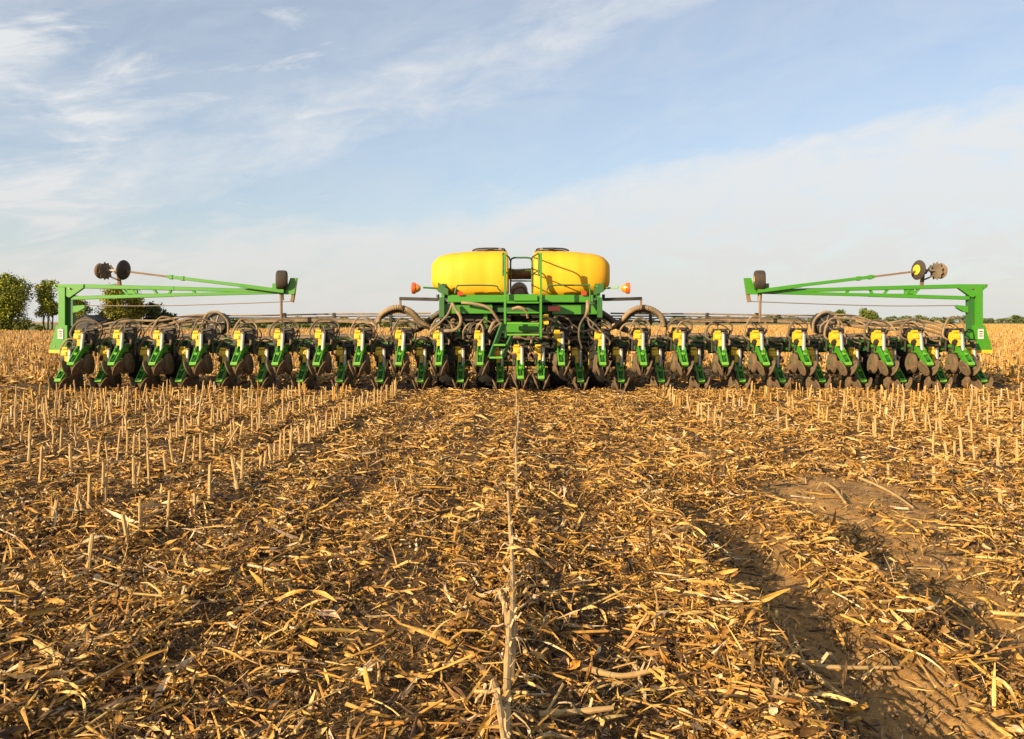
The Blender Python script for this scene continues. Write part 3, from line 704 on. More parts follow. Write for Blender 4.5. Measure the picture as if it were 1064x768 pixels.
# ---- row unit: origin below the closing wheels, y forward, z up
def make_unit(long_arm):
    """a row unit: frame, meter, hopper, cylinder, arms, gauge and closing wheels, hose"""
    fr = MB()
    fr.prism([(.28, .36), (.36, .62), (.66, .66), (.78, .58), (.74, .40), (.60, .30), (.42, .28)], -.018, .018, 'green2', 'yz')     # shank
    fr.box((0, .50, .56), (.075, .13, .03), 'green'); fr.box((0, .72, .60), (.085, .03, .14), 'green2')
    fr.box((-.055, .40, .50), (.012, .10, .07), 'green'); fr.box((.055, .40, .50), (.012, .10, .07), 'green')
    fr.tube([(-.09, .66, .68), (.09, .66, .68)], .014, 'steel', 6); fr.tube([(-.10, .46, .36), (.10, .46, .36)], .016, 'steel', 6)
    for k in range(5): fr.tube([(.062*(1 if k % 2 else -1), .36+.04*k, .45+.03*(k % 3)), (.085*(1 if k % 2 else -1), .36+.04*k, .45+.03*(k % 3))], .011, 'steel', 6)
    u = fr.build('row_unit', pl)
    # opener blades between the gauge wheels
    b = MB()
    for s in (-1, 1): b.lathe([(.02, -.008), (.185, -.004), (.19, 0), (.185, .004), (.02, .008)], 'steel', (s*.012, .50, .19), n=24, rot=Matrix.Rotation(R(4*s), 3, 'Z'))
    part(b, 'opener_disc', u)
    # tail arm
    t = MB()
    t.bar((0, .36, .50), (0, .06, .27), .062, .030, 'green'); t.bar((-.055, .30, .50), (-.045, .0, .23), .010, .055, 'green'); t.bar((.055, .30, .50), (.045, .0, .23), .010, .055, 'green'); t.lathe([(.01, -.075), (.035, -.07), (.035, .07), (.01, .075)], 'green', (0, .18, .40), n=10)
    t.box((0, -.02, .225), (.055, .045, .035), 'tip', Matrix.Rotation(R(-30), 3, 'X')); t.box((0, .16, .40), (.028, .05, .03), 'tip', Matrix.Rotation(R(-40), 3, 'X'))
    t.tube([(-.065, .02, .22), (.065, .02, .22)], .012, 'steel', 6); t.tube([(0, .13, .45), (0, .10, .50)], .012, 'green', 6)
    t.tube([(0, .15, .37), (0, .0, .30)], .02, 'green2', 7)
    part(t, 'tail_arm', u)
    for s in (-1, 1):
        c = MB(); rot = Matrix.Rotation(R(21*s), 3, 'Y') @ Matrix.Rotation(R(-3*s), 3, 'Z')
        c.lathe([(.118, -.012), (.150, -.012), (.158, -.004), (.158, .004), (.150, .012), (.118, .012)], 'dirtrub', (s*.094, .0, .152), n=22, rot=rot); c.lathe([(.03, -.010), (.113, -.010), (.113, .010), (.03, .010)], 'flank', (s*.094, .0, .152), n=18, rot=rot)
        c.lathe([(.03, -.024), (.04, -.02), (.04, .02), (.03, .024)], 'steel', (s*.088, .0, .152), n=10, rot=rot)
        part(c, 'closing_wheel', u)
        g_ = MB(); rot = Matrix.Rotation(R(-5*s), 3, 'Y') @ Matrix.Rotation(R(3*s), 3, 'Z'); cc = (s*.088, .46, .215)
        g_.lathe([(.178, -.040), (.195, -.038), (.205, -.02), (.205, .024), (.192, .038), (.178, .040)], 'dirtrub', cc, n=26, rot=rot)
        g_.lathe([(.02, -.012), (.10, -.012), (.125, -.036), (.18, -.039), (.18, .039), (.125, .036), (.10, .012), (.02, .012)], 'flank', cc, n=22, rot=rot)
        g_.bar((s*.06, .60, .38), (s*.14, .47, .22), .012, .02, 'green2')
        part(g_, 'gauge_wheel', u)
    m = MB()   # seed meter housing
    m.prism([(.35, .66), (.30, .72), (.31, .80), (.37, .84), (.48, .83), (.52, .74), (.48, .64), (.40, .60)], -.115, .0, 'yellow2', 'yz'); m.prism([(.31, .57), (.30, .70), (.36, .70), (.38, .56)], -.06, .005, 'yellow2', 'yz')
    m.box((-.06, .30, .745), (.035, .012, .035), 'yellow2'); m.box((-.06, .36, .85), (.045, .04, .02), 'yellow2'); m.lathe([(.01, -.02), (.04, -.018), (.045, .02), (.01, .025)], 'black', (-.09, .32, .655), axis='y', n=10)
    m.box((-.035, .33, .615), (.022, .02, .05), 'yellow2'); m.box((-.10, .34, .62), (.03, .03, .03), 'black'); m.tube([(-.09, .36, .62), (-.10, .38, .48)], .02, 'black', 6)
    part(m, 'meter_housing', u)
    h = MB()   # black hopper and vacuum dome
    h.lathe([(.05, -.04), (.115, -.035), (.125, -.01), (.11, .02), (.06, .035), (.03, .05)], 'black', (.095, .52, .70), n=18)
    h.box((.03, .62, .79), (.115, .09, .10), 'black', Matrix.Rotation(R(8), 3, 'X')); h.box((.07, .58, .885), (.075, .09, .02), 'black', Matrix.Rotation(R(-10), 3, 'Y')); h.lathe([(.02, -.03), (.06, -.025), (.06, .02), (.03, .04)], 'black', (-.10, .60, .80), n=12); h.tube(curve([(-.14, .60, .80), (-.17, .64, .66), (-.10, .74, .56), (.0, .78, .45)], 5), .022, 'black', 7); h.tube([(.10, .44, .72), (.15, .40, .66), (.14, .40, .60)], .022, 'brown', 7)
    h.box((.10, .40, .60), (.045, .02, .018), 'hose')
    h.box((0, .60, .48), (.055, .07, .12), 'black'); h.box((.0, .66, .86), (.10, .05, .05), 'black'); h.tube([(-.12, .58, .70), (-.12, .62, .45)], .022, 'black', 6)
    h.tube([(.13, .62, .62), (.12, .66, .36)], .016, 'dhose', 6); h.box((.0, .40, .38), (.03, .05, .08), 'black')
    part(h, 'mini_hopper', u)
    c = MB()   # down force cylinder
    c.tube([(.034, .33, .80), (.030, .29, .48)], .031, 'grey', 9); c.tube([(.028, .335, .84), (.028, .34, .79)], .033, 'steel', 8); c.tube([(.025, .30, .52), (.022, .28, .44)], .013, 'steel', 7)
    part(c, 'downforce_cylinder', u)
    a = MB(); yb = 1.24 if not long_arm else .87
    zf = .58 if not long_arm else .82
    for s in (-.085, .085):
        a.bar((s, .70, .68), (s, yb, zf+.04), .010, .024, 'green2'); a.bar((s, .70, .50), (s, yb, zf-.13), .010, .024, 'green2')
    a.box((0, yb, zf-.04), (.11, .018, .13), 'green2'); a.tube([(0, .74, .52), (0, yb-.04, zf+.05)], .028, 'black', 8)
    part(a, 'parallel_arm', u)
    return u
def hoses(kind, u, lo):
    rnd = random.Random(kind); mb = MB(); q = lambda a: rnd.uniform(-a, a)
    z = 1.10 if not lo else 1.0
    w_ = rnd.uniform(.16, .22)
    mb.tube(curve([(-.02, .50, .64), (-w_-.01, .48, .74), (-w_, .5, .89+q(.03)), (-w_*.4, .53, z+q(.04)), (w_*.5, .58, z-.02+q(.03)), (w_*1.05, .62, .96), (.17+q(.03), .60, .82), (.10, .56, .74)], 6), .018, 'hose' if kind % 2 else 'dhose', 6)
    mb.tube(curve([(.02, .56, .70), (-w_+.03, .58, .82), (-w_*.7, .62, .98), (.02, .66, z-.10), (w_*.9, .72, .88), (.15, .74, .70)], 5), .013, 'dhose', 6)
    mb.tube(curve([(.03, .44, .80), (-.05+q(.05), .62, .95), (.04, .9, 1.0+q(.04)), (.1+q(.1), 1.1, .98)], 5), .011, 'dhose', 6)
    mb.tube(curve([(.07, .62, .55), (.16, .70, .60+q(.04)), (.20, .85, .78), (.12, 1.0, .90)], 5), .010, 'black', 5)
    o = mb.build('unit_hose', u); return o
def unit_variants(long_arm, lo):
    out = []
    for k in range(4): pass
    return out
high = make_unit(False); low = make_unit(True)
HM = []
for k in range(5):
    HM.append(hoses(k+1, high, False)); 
for o in HM[1:]: o.parent = None
LH = hoses(11, low, True)
first = {'h': True, 'l': True}
PITCH = .390
for i in range(-23, 24):
    hi = (i % 2 == 0) and i != 0
    proto = high if hi else low; key = 'h' if hi else 'l'
    if first[key]: u = proto; first[key] = False
    else: u = copy_tree(proto, pl)
    bright = i in (0, 1)
    if hi:
        for ch in u.children:
            if ch.name.startswith('unit_hose'): ch.data = HM[(i*7) % 5].data
    yb = 15.62 if hi else (15.66 if bright else 15.90)
    zb = .305 if hi else (.04 if bright else -.03)
    u.location = (XC + i*PITCH + (0 if hi else .0), yb, zb)
    u.rotation_euler = (random.gauss(0, .022), random.gauss(0, .018), random.gauss(0, .025))
    u['group'] = 'row units'; u.scale = (1.14, 1, 1)
for o in HM[1:]: bpy.data.objects.remove(o)

# ---- toolbars
TB = 16.98
for s in (-1, 1):
    mb = MB()
    x0, x1 = XC + s*1.7, XC + s*9.15
    mb.bar((x0, TB, .86), (x1, TB, .86), .10, .10, 'green2')
    mb.bar((x0, TB+.55, .95), (XC+s*8.3, TB+.55, .95), .07, .07, 'green2')
    for k in range(8):
        xx = XC + s*(2.1+.92*k); mb.bar((xx, TB, .93), (xx, TB+.55, .99), .05, .05, 'green2'); mb.box((xx, TB-.115, .86), (.09, .012, .13), 'green')
    for k in range(19):
        xx = XC + s*(1.93+.385*k); mb.tube([(xx-.04, TB-.11, .80), (xx-.04, TB-.13, .98)], .012, 'steel', 6); mb.box((xx+.1, TB-.11, .98), (.05, .03, .035), 'green' if k % 3 else 'brown')
    part(mb, 'wing_frame')
    # air line along the top of the wing, caked with dust
    mb = MB(); rnd = random.Random(5+s)
    mb.tube(curve([(XC+s*x, TB+.02+rnd.uniform(-.02, .02), 1.02+.035*math.sin(x*2.1)+rnd.uniform(-.02, .02)) for x in np.linspace(1.2, 8.7, 16)], 4), .045, 'dhose', 8)
    mb.tube(curve([(XC+s*x, TB-.16+rnd.uniform(-.02, .02), .98+.03*math.sin(x*3.1)+rnd.uniform(-.02, .02)) for x in np.linspace(1.5, 8.7, 22)], 4), .024, 'hose', 7)
    part(mb, 'air_line')
    # steel pipes above the wing
    mb = MB(); z0 = 1.47
    zz = lambda x, k: 1.50 - .055*k + .012*(4-x)
    for k, (m_, r_) in enumerate((('hose', .017), ('dhose', .015), ('dhose', .012), ('hose', .019))):
        mb.tube(curve([(XC+s*x, 17.30+.03*k, zz(x, k)+.006*math.sin(x*2+k)) for x in (1.9, 2.6, 3.6, 4.6, 5.6, 6.3)], 3), r_, m_, 7)
    for x in (2.75, 3.95, 5.0): mb.box((XC+s*x, 17.33, 1.40), (.025, .06, .13), 'black')
    for x in (2.75, 5.0): mb.tube([(XC+s*x, 17.36, .98), (XC+s*x, 17.36, 1.38)], .02, 'dhose', 6)
    part(mb, 'pipe_rail')
    # drooping hose bundle at the wing's outer end
    mb = MB()
    for k in range(4):
        mb.tube(curve([(XC+s*6.25, 17.3, 1.50-.04*k), (XC+s*7.0, 17.25+.03*k, 1.44-.06*k+rnd.uniform(-.03, .03)), (XC+s*7.6, 17.2, 1.33-.05*k+rnd.uniform(-.04, .04)), (XC+s*8.2, 17.15+.04*k, 1.34-.06*k+rnd.uniform(-.05, .05)), (XC+s*8.75, 17.05, 1.26-.09*k), (XC+s*8.95, 17.0, 1.02)], 6), .024+.006*(k % 2), 'hose' if k != 2 else 'dhose', 7)
    for k in range(5):
        x = 6.5+.55*k; mb.tube(curve([(XC+s*x, 17.2, 1.36), (XC+s*(x+.12), 17.1, 1.30), (XC+s*(x+.2), 16.95, 1.10), (XC+s*(x+.18), 16.8, .98)], 5), .018, 'hose', 6)
    part(mb, 'hose_bundle')
    # vacuum fan
    mb = MB(); cx = XC+s*6.32; 
    mb.lathe([(.06, -.16), (.20, -.15), (.235, -.10), (.235, .10), (.20, .15), (.13, .155), (.12, .10), (.03, .09)], 'black', (cx, 17.1, 1.30), axis='y', n=26)
    for k in range(6):
        a = k*math.pi/3+.2; mb.bar((cx+.04*math.cos(a), 16.945, 1.30+.04*math.sin(a)), (cx+.19*math.cos(a), 16.945, 1.30+.19*math.sin(a)), .012, .012, 'steel')
    mb.tube(curve([(cx-s*.28, 16.9, 1.10), (cx-s*.27, 16.88, 1.35), (cx-s*.1, 16.86, 1.53), (cx+s*.12, 16.88, 1.52), (cx+s*.24, 16.9, 1.36), (cx+s*.27, 16.95, 1.12)], 7), .026, 'hose', 8)
    mb.tube(curve([(cx-s*.15, 16.85, 1.12), (cx-s*.14, 16.83, 1.26), (cx, 16.82, 1.36), (cx+s*.13, 16.83, 1.27), (cx+s*.12, 16.85, 1.12)], 7), .018, 'hose', 8)
    part(mb, 'vacuum_fan')
    # wing wheels
    for x in (7.10, 7.85):
        mb = MB(); c = (XC+s*x, 17.0, .42)
        wheel(mb, c, .42, .30, 'tyre', 'yellow2', .52, n=28); mb.bar((XC+s*(x+.22), 17.0, .40), (XC+s*(x+.22), 17.15, .95), .03, .05, 'green2')
        part(mb, 'wing_wheel')

# ---- marker gallows at both ends
for s in (-1, 1):
    mx = lambda px: XC + s*abs(px-541.5)*16.75/FPX   # px measured on the left side
    zz = lambda py: CAM_H-(py-334)*16.75/FPX
    Yp = 16.75
    mb = MB()
    mb.box((mx(67), Yp, (zz(298)+zz(352))/2), (.065, .09, (zz(298)-zz(352))/2), 'green')          # post
    mb.box((mx(73.5), Yp+.05, (zz(300)+zz(345))/2), (.055, .06, (zz(300)-zz(345))/2), 'green2')
    P = lambda l: [(mx(a), zz(b)) for a, b in l]
    mb.prism(P([(58, 295.5), (89, 295.5), (89, 299), (75, 309), (73, 309), (62, 301), (59, 299)]), Yp-.07, Yp+.02, 'green')
    mb.prism(P([(62, 338), (73, 338), (73, 366), (54, 366), (55, 361)]), Yp-.10, Yp+.075, 'green')
    mb.prism(P([(54.2, 363.5), (71, 363.5), (71, 366.6), (54.2, 366.6)]), Yp-.105, Yp+.08, 'yellow2')
    mb.prism(P([(77, 318), (89, 317), (89, 320), (82, 324), (77, 325)]), Yp-.03, Yp+.05, 'green')
    mb.box((mx(80), Yp+.1, zz(350)), (.14, .05, .12), 'green2')
    for (a, b) in ((60, 297), (75, 300), (67, 341), (60, 360)): mb.tube([(mx(a), Yp-.11, zz(b)), (mx(a), Yp+.1, zz(b))], .016, 'steel', 8)
    part(mb, 'marker_post')
    mb = MB(); c = (mx(66.5), Yp-.108, zz(347)); mb.box(c, (.055, .006, .10), 'white')
    for k in range(3): mb.box((c[0], c[1]-.008, c[2]+.05-.045*k), (.035-.008*(k % 2), .002, .010), 'ink')
    part(mb, 'warning_decal')
    mb = MB()
    A = lambda px, py, dy=0.0: Vector((mx(px), Yp+dy, zz(py)))
    mb.bar(A(85, 297.5), A(182, 299.8), .05, .042, 'green'); mb.bar(A(182, 299.8), A(297, 303.2), .045, .040, 'green')
    mb.bar(A(76, 309.8), A(180, 306.6), .04, .038, 'green'); mb.bar(A(180, 306.6), A(297, 303.6), .04, .033, 'green')
    for (a, b, c, d_) in ((127, 299, 134, 307), (142, 307, 137, 299), (160, 300, 164, 306), (176, 306, 179, 300), (200, 300.5, 204, 305.5)): mb.bar(A(a, b), A(c, d_), .03, .022, 'green')
    mb.box((A(138, 303)), (.10, .02, .07), 'green'); mb.bar(A(134, 307), A(176, 307), .02, .035, 'green')
    part(mb, 'marker_arm')
    mb = MB()
    mb.bar(A(127, 281.5, -.12), A(180, 288.2, -.12), .02, .020, 'brown'); mb.bar(A(177, 287.8, -.12), A(254, 297, -.12), .035, .033, 'green'); mb.bar(A(252, 297, -.12), A(297, 303, -.1), .04, .040, 'green')
    for px in (181, 193): mb.box(A(px, 288.4+(px-181)*.115, -.12), (.03, .045, .045), 'green')
    part(mb, 'folded_arm')
    mb = MB()
    mb.prism([(mx(a), zz(b)) for a, b in ((303, 289), (309.5, 289), (307, 306), (296, 306), (299, 300))], Yp-.06, Yp+.04, 'green')
    mb.bar(A(306, 303), A(304, 314), .035, .03, 'brown'); mb.box(A(291, 299, .05), (.16, .02, .09), 'green')
    part(mb, 'end_bracket')
    mb = MB(); wheel(mb, tuple(A(294, 291.5, -.05)), .205, .22, 'rubber', 'yellow2', .5, n=26, rot=Matrix.Rotation(R(12*-s), 3, 'Z')); part(mb, 'marker_wheel')
    mb = MB(); mb.tube([A(292.5, 303), A(293, 335)], .028, 'brown', 8); mb.tube([A(292.5, 303, .02), A(293, 312, .02)], .045, 'steel', 8); part(mb, 'support_post')
    mb = MB(); mb.tube(curve([A(88, 317.5), A(150, 318.0), A(200, 317), A(260, 315), A(303, 313.3)], 5), .010, 'steel', 6); part(mb, 'marker_cable')
    # disc and notched blade
    mb = MB(); c = A(131.5, 281, -.12); rot = Matrix.Rotation(R(s*14), 3, 'Z') @ Matrix.Rotation(R(6), 3, 'Y')
    mb.lathe([(.02, -.05), (.10, -.035), (.19, -.01), (.205, 0), (.195, .02), (.11, .055), (.05, .07), (.02, .09)], 'rubber', c, n=26, rot=rot)
    mb.lathe([(.02, -.075*s if False else -.056), (.10, -.046), (.105, -.04), (.02, -.03)], 'yellow2', c, n=18, rot=rot)
    part(mb, 'depth_band')
    mb = MB(); c = A(113, 282, -.12); rot = Matrix.Rotation(R(s*16), 3, 'Z')
    mb.lathe([(.02, -.02), (.12, -.015), (.19, 0), (.19, .008), (.12, .01), (.02, .03)], 'dhose', c, n=22, rot=rot, teeth=(.15, .20)); part(mb, 'notched_disc')
    mb = MB(); c = A(108, 282, -.12); mb.lathe([(.03, -.04), (.14, -.03), (.16, 0), (.14, .03), (.03, .04)], 'brown', c, n=20, rot=rot); part(mb, 'small_disc')
    mb = MB(); mb.bar(A(107, 281.5, -.12), A(132, 281, -.12), .02, .02, 'steel'); mb.bar(A(125.5, 281, -.1), A(125.5, 297, -.02), .03, .03, 'brown')
    mb.bar(A(118, 276, -.12), A(124, 285, -.12), .015, .015, 'dhose'); mb.bar(A(116, 287, -.12), A(125, 291, -.1), .015, .015, 'dhose'); part(mb, 'disc_bracket')
    # big corrugated hoses to the centre frame
    mb = MB()
    B = lambda px, py, Yv: (XC + s*abs(px-541.5)*Yv/FPX, Yv, CAM_H-(py-334)*Yv/FPX)
    for k in range(3):
        dy = .09*k; dz = 1.6*k-1
        arch = curve([B(393-2*k, 339, 16.5+dy), B(396-k, 329+dz, 16.45+dy), B(406, 322+dz, 16.4+dy), B(417, 320.5+dz, 16.4+dy), B(428, 325+dz, 16.4+dy), B(437, 334+dz, 16.5+dy), B(448, 341, 16.6+dy)], 9)
        rr = [(.056 if j % 2 else .046) for j in range(len(arch))]
        mb.tube(arch, 0, 'dhose' if k == 1 else 'hose', 10, True, rr)
        arch = curve([B(428, 345, 16.7+dy), B(440, 338+dz, 16.7+dy), B(452, 329+dz, 16.7+dy), B(462, 324.5+dz, 16.7+dy), B(480, 328, 16.8+dy)], 9)
        mb.tube(arch, 0, 'dhose', 10, True, [(.055 if j % 2 else .047) for j in range(len(arch))])
        arch = curve([B(250, 333+k*1.3, 17.2), B(300, 331+k*1.4, 17.2), B(345, 331+k*1.6, 17.2), B(385, 334+k, 17.0), B(396, 339, 16.7)], 8)
        mb.tube(arch, .017, 'hose' if k else 'dhose', 8)
    part(mb, 'duct_hoses')
    mb = MB(); mb.bar(B(415.5, 310.3, 16.3), B(456, 311.3, 16.3), .03, .032, 'black'); mb.bar(B(416.5, 310, 16.3), B(416.5, 320.5, 16.3), .02, .02, 'brown'); mb.bar(B(452, 311, 16.3), B(464, 311.5, 16.6), .015, .015, 'steel')
    mb.tube([B(455.5, 306, 16.3), B(455.5, 312, 16.3)], .03, 'black', 8); part(mb, 'hose_hanger')
    mb = MB(); mb.bar(B(440, 298.8, 16.1), B(464, 300.3, 16.3), .018, .018, 'green'); part(mb, 'lamp_arm')
    mb = MB()
    mb.lathe([(.08, -.085), (.11, -.075), (.113, -.02), (.10, .0)] if s < 0 else [(.10, 0), (.113, .02), (.11, .075), (.08, .085)], 'orange', B(432.5, 299.5, 16.1), n=18)
    mb.lathe([(.09, 0), (.075, .04), (.045, .08), (.03, .09)] if s < 0 else [(.03, -.09), (.045, -.08), (.075, -.04), (.09, 0)], 'amber', B(432.8, 299.5, 16.1), n=18)
    part(mb, 'warning_lamp')

# ---- centre: tanks
def tank(s):
    xi, xo = .27, 1.77
    mb = MB(); N = 26; rings = []; prof = []
    # t along x from inner end to outer end; (top, bottom, front, back) of each section
    for i in range(19):
        t = i/18; x = xi + (xo-xi)*t
        e_in = (1-(1-min(1, t/.10))**2.2) ** .5 if t < .10 else 1
        tt = max(0, (t-.55)/.45)
        e_out = (max(0, 1-tt**5.0))**.5
        zt = 2.79 - .10*max(0, (t-.25)/.75)**2 - .06*tt**6; zb = 1.78 + .10*max(0, (t-.5)/.5) + .10*max(0, (t-.80)/.20)
        zc, hz = (zt+zb)/2, (zt-zb)/2; yc = 16.98 + .06*tt; hy = .80 - .09*tt**2
        sc = .965+.035*e_in
        so_ = .86+.14*e_out if t > .55 else 1
        if i in (5, 12): sc *= .984
        prof.append((x, zc, hz*sc*so_, yc, hy*sc*so_))
    prof = [(prof[0][0]-.01, prof[0][1], prof[0][2]*.86, prof[0][3], prof[0][4]*.86)] + prof + [(prof[-1][0]+.03, prof[-1][1], prof[-1][2]*.86, prof[-1][3], prof[-1][4]*.86)]
    v = []; f = []
    for (x, zc, hz, yc, hy) in prof:
        for k in range(N):
            a = 2*math.pi*k/N; c, q = math.cos(a), math.sin(a); p = 2/3.6
            v.append((XC+s*x, yc + hy*math.copysign(abs(c)**p, c), zc + hz*math.copysign(abs(q)**p, q)))
    for i in range(len(prof)-1):
        for k in range(N):
            l = (k+1) % N; f.append((i*N+k, i*N+l, (i+1)*N+l, (i+1)*N+k))
    f.append(tuple(range(N))); f.append(tuple((len(prof)-1)*N+k for k in range(N)))
    mb.add(v, f, 'yellow', True)
    o = part(mb, 'seed_tank')
    mb = MB(); cx = XC+s*(.62 if s < 0 else .62)
    mb.lathe([(.33, -.02), (.34, .0), (.33, .02), (.28, .03), (.05, .035)], 'black', (cx, 16.95, 2.785), axis='z', n=26)
    mb.tube(curve([(cx-s*.30, 16.72, 2.795), (cx-s*.26, 16.66, 2.825), (cx, 16.64, 2.835), (cx+s*.26, 16.66, 2.825), (cx+s*.36, 16.72, 2.795)], 5), .018, 'black', 6)
    mb.box((cx, 16.62, 2.825), (.06, .04, .02), 'black'); mb.box((cx-s*.2, 16.66, 2.82), (.03, .03, .025), 'steel')
    part(mb, 'tank_lid', o)
    mb = MB()   # moulded rib and strap
    x0 = XC+s*.285
    part_band = []
    return o
tank(-1); tank(1)

C = lambda px, py, Yv: Vector(((px-541.5)*Yv/FPX + XC, Yv, CAM_H-(py-334)*Yv/FPX))
mb = MB()   # centre frame
mb.bar(C(466, 310.5, 16.1), C(617, 310.5, 16.1), .07, .075, 'green'); mb.bar(C(461, 321, 16.2), C(512, 321, 16.2), .04, .095, 'green'); mb.bar(C(574, 321.5, 16.2), C(624, 321.5, 16.2), .04, .10, 'green')
mb.bar(C(512, 321, 16.3), C(574, 321, 16.3), .04, .07, 'green2')
for sx in (-1, 1):
    X_ = XC+sx*1.53
    mb.prism([(16.05, 1.50), (16.05, 1.98), (16.25, 2.08), (16.35, 1.9), (17.6, 1.85), (17.6, 1.50)], X_-.03, X_+.03, 'green', 'yz')
    mb.bar((X_, 16.12, 1.95), (X_-sx*.04, 16.05, 2.07), .05, .05, 'green2'); mb.box((X_+sx*.02, 16.08, 1.62), (.05, .05, .20), 'green2')
    mb.bar((XC+sx*.55, 16.3, 1.55), (XC+sx*.55, 17.6, 1.50), .05, .07, 'green2'); mb.bar((XC+sx*.70, 16.35, 1.05), (XC+sx*.70, 16.35, 1.52), .04, .04, 'green')
    mb.bar((XC+sx*1.25, 16.5, 1.0), (XC+sx*1.25, 16.5, 1.52), .035, .035, 'green2'); mb.bar((XC+sx*1.25, 17.5, 1.0), (XC+sx*1.25, 17.5, 1.52), .04, .04, 'green2')
mb.bar((XC-1.55, 17.6, 1.60), (XC+1.55, 17.6, 1.60), .06, .10, 'green2'); mb.bar((XC-1.9, 16.75, .98), (XC+1.9, 16.75, .98), .11, .10, 'green2')
mb.bar((XC-1.9, 17.4, .95), (XC+1.9, 17.4, .95), .11, .12, 'green2'); mb.box((XC, 17.0, 1.2), (.8, .35, .10), 'black'); mb.box((XC, 17.25, 1.50), (1.45, .10, .30), 'tyre'); mb.box((XC-.75, 16.6, 1.42), (.55, .2, .07), 'black'); mb.box((XC+.95, 16.6, 1.42), (.45, .2, .07), 'black')  # includes a tyre-black panel added behind the beams to darken their gap
mb.bar((XC, 17.3, .9), (XC, 22.5, .75), .12, .12, 'green2')
for k in range(9): mb.box((XC-1.4+.35*k, 16.62, 1.13+.03*(k % 3)), (.05+.02*(k % 2), .05, .05), ('green2', 'brown', 'black')[k % 3])
part(mb, 'centre_frame')
mb = MB()
for k in range(24): mb.box((XC-1.45+.126*k, 16.10+.001*k, 1.755), (.02, .035, .012), 'steel')
part(mb, 'bolt_row')
mb = MB()  # machinery under the tanks
rnd = random.Random(3)
for k in range(26):
    x = -1.6+.128*k; mb.box((XC+x, 17.05+rnd.uniform(-.1, .1), 1.20+rnd.uniform(-.05, .12)), (.07, .07, rnd.uniform(.12, .24)), rnd.choice(('black', 'black', 'black', 'green2', 'tyre')))
for k in range(16):
    x = rnd.uniform(-1.6, 1.5); z_ = rnd.uniform(1.08, 1.45); mb.tube(curve([(XC+x, 16.6, z_), (XC+x+rnd.uniform(-.1, .2), 16.5, z_+rnd.uniform(-.1, .1)), (XC+x+rnd.uniform(.1, .35), 16.6, z_+rnd.uniform(-.15, .1))], 5), rnd.uniform(.012, .022), rnd.choice(('black', 'dhose', 'hose', 'dhose')), 6)
for k in range(13):
    x = -1.45+.24*k + rnd.uniform(-.05, .05); mb.box((XC+x, 16.75+rnd.uniform(-.2, .3), 1.28+rnd.uniform(-.10, .10)), (rnd.uniform(.04, .12), .08, rnd.uniform(.06, .14)), rnd.choice(('black', 'black', 'green2', 'brown', 'dhose')))
mb.lathe([(.05, -.15), (.19, -.14), (.20, .14), (.05, .15)], 'black', (XC-.75, 17.0, 1.28), axis='x', n=20); mb.lathe([(.05, -.15), (.17, -.14), (.18, .14), (.05, .15)], 'black', (XC+.95, 17.0, 1.30), axis='y', n=20)
mb.tube([(XC-1.7, 16.55, 1.14), (XC+1.75, 16.55, 1.12)], .05, 'black', 10); mb.tube([(XC-1.8, 16.5, 1.04), (XC+1.85, 16.5, 1.02)], .035, 'dhose', 10)
part(mb, 'pump_assembly')
mb = MB(); mb.box((XC+.49, 16.05, 1.385), (.055, .06, .10), 'yellow2'); mb.tube([(XC+.49, 16.05, 1.48), (XC+.49, 16.05, 1.52)], .025, 'black', 8); mb.tube([(XC+.49, 16.05, 1.27), (XC+.47, 16.1, 1.15)], .02, 'black', 8); part(mb, 'fluid_canister')
# tank guard rails
for L in ([(473, 305), (475, 298), (480, 296.6), (513, 296.8), (518, 300), (522, 304.5)], [(568, 304), (569.5, 299), (574, 296.6), (608, 296.6), (613, 298.5), (613.5, 326)]):
    mb = MB(); mb.tube(curve([C(a, b, 15.95) for a, b in L], 5), .016, 'green2', 8); part(mb, 'guard_rail')
for sx in (-1, 1):
    mb = MB(); mb.prism([(XC+sx*1.62, 1.93), (XC+sx*1.62, 2.12), (XC+sx*1.42, 1.98), (XC+sx*1.42, 1.86)], 16.0, 16.03, 'green2')
    part(mb, 'corner_bracket')
# reflectors
for (px, py, w_, h_) in ((478.5, 305, .05, .035), (607, 305, .05, .035), (576, 320.8, .115, .045)):
    mb = MB(); mb.box(C(px, py, 15.98), (w_, .015, h_), 'red'); part(mb, 'red_reflector')
# ladder
YL = 15.35
mb = MB()
for px in (525.2, 562.3):
    mb.bar(C(px, 263, YL), C(px, 351, YL-.05), .022, .03, 'green'); mb.bar(C(px, 351, YL-.05), C(px, 346, YL+.6), .02, .03, 'green2')
part(mb, 'ladder_rails')
for py in (314.6, 325, 336.2, 347.8):
    mb = MB(); a, b = C(527, py, YL+.02), C(560.5, py, YL+.02); mb.box((a+b)/2, ((b-a).length/2, .09, .016), 'tip' if py > 330 else 'green', ch=.2)
    part(mb, 'ladder_step')
mb = MB(); a, b = C(527, 340, YL+.35), C(560, 340, YL+.35); mb.box((a+b)/2, ((b-a).length/2, .02, .10), 'green'); mb.box((a+b)/2+Vector((.1, -.06, -.02)), (.18, .05, .04), 'green'); part(mb, 'step_box')
mb = MB()
mb.bar(C(523, 336, 15.25), C(509.5, 372, 15.05), .02, .045, 'green2'); mb.bar(C(532, 350, 15.25), C(522, 372, 15.05), .02, .045, 'green2')
part(mb, 'fold_down_ladder')
for (py, xa, xb) in ((358.5, 514, 525), (371.5, 509.5, 522)):
    mb = MB(); a, b = C(xa, py, 15.08), C(xb, py, 15.08); mb.box((a+b)/2, ((b-a).length/2+.01, .10, .018), 'tip', ch=.2); part(mb, 'fold_down_step')
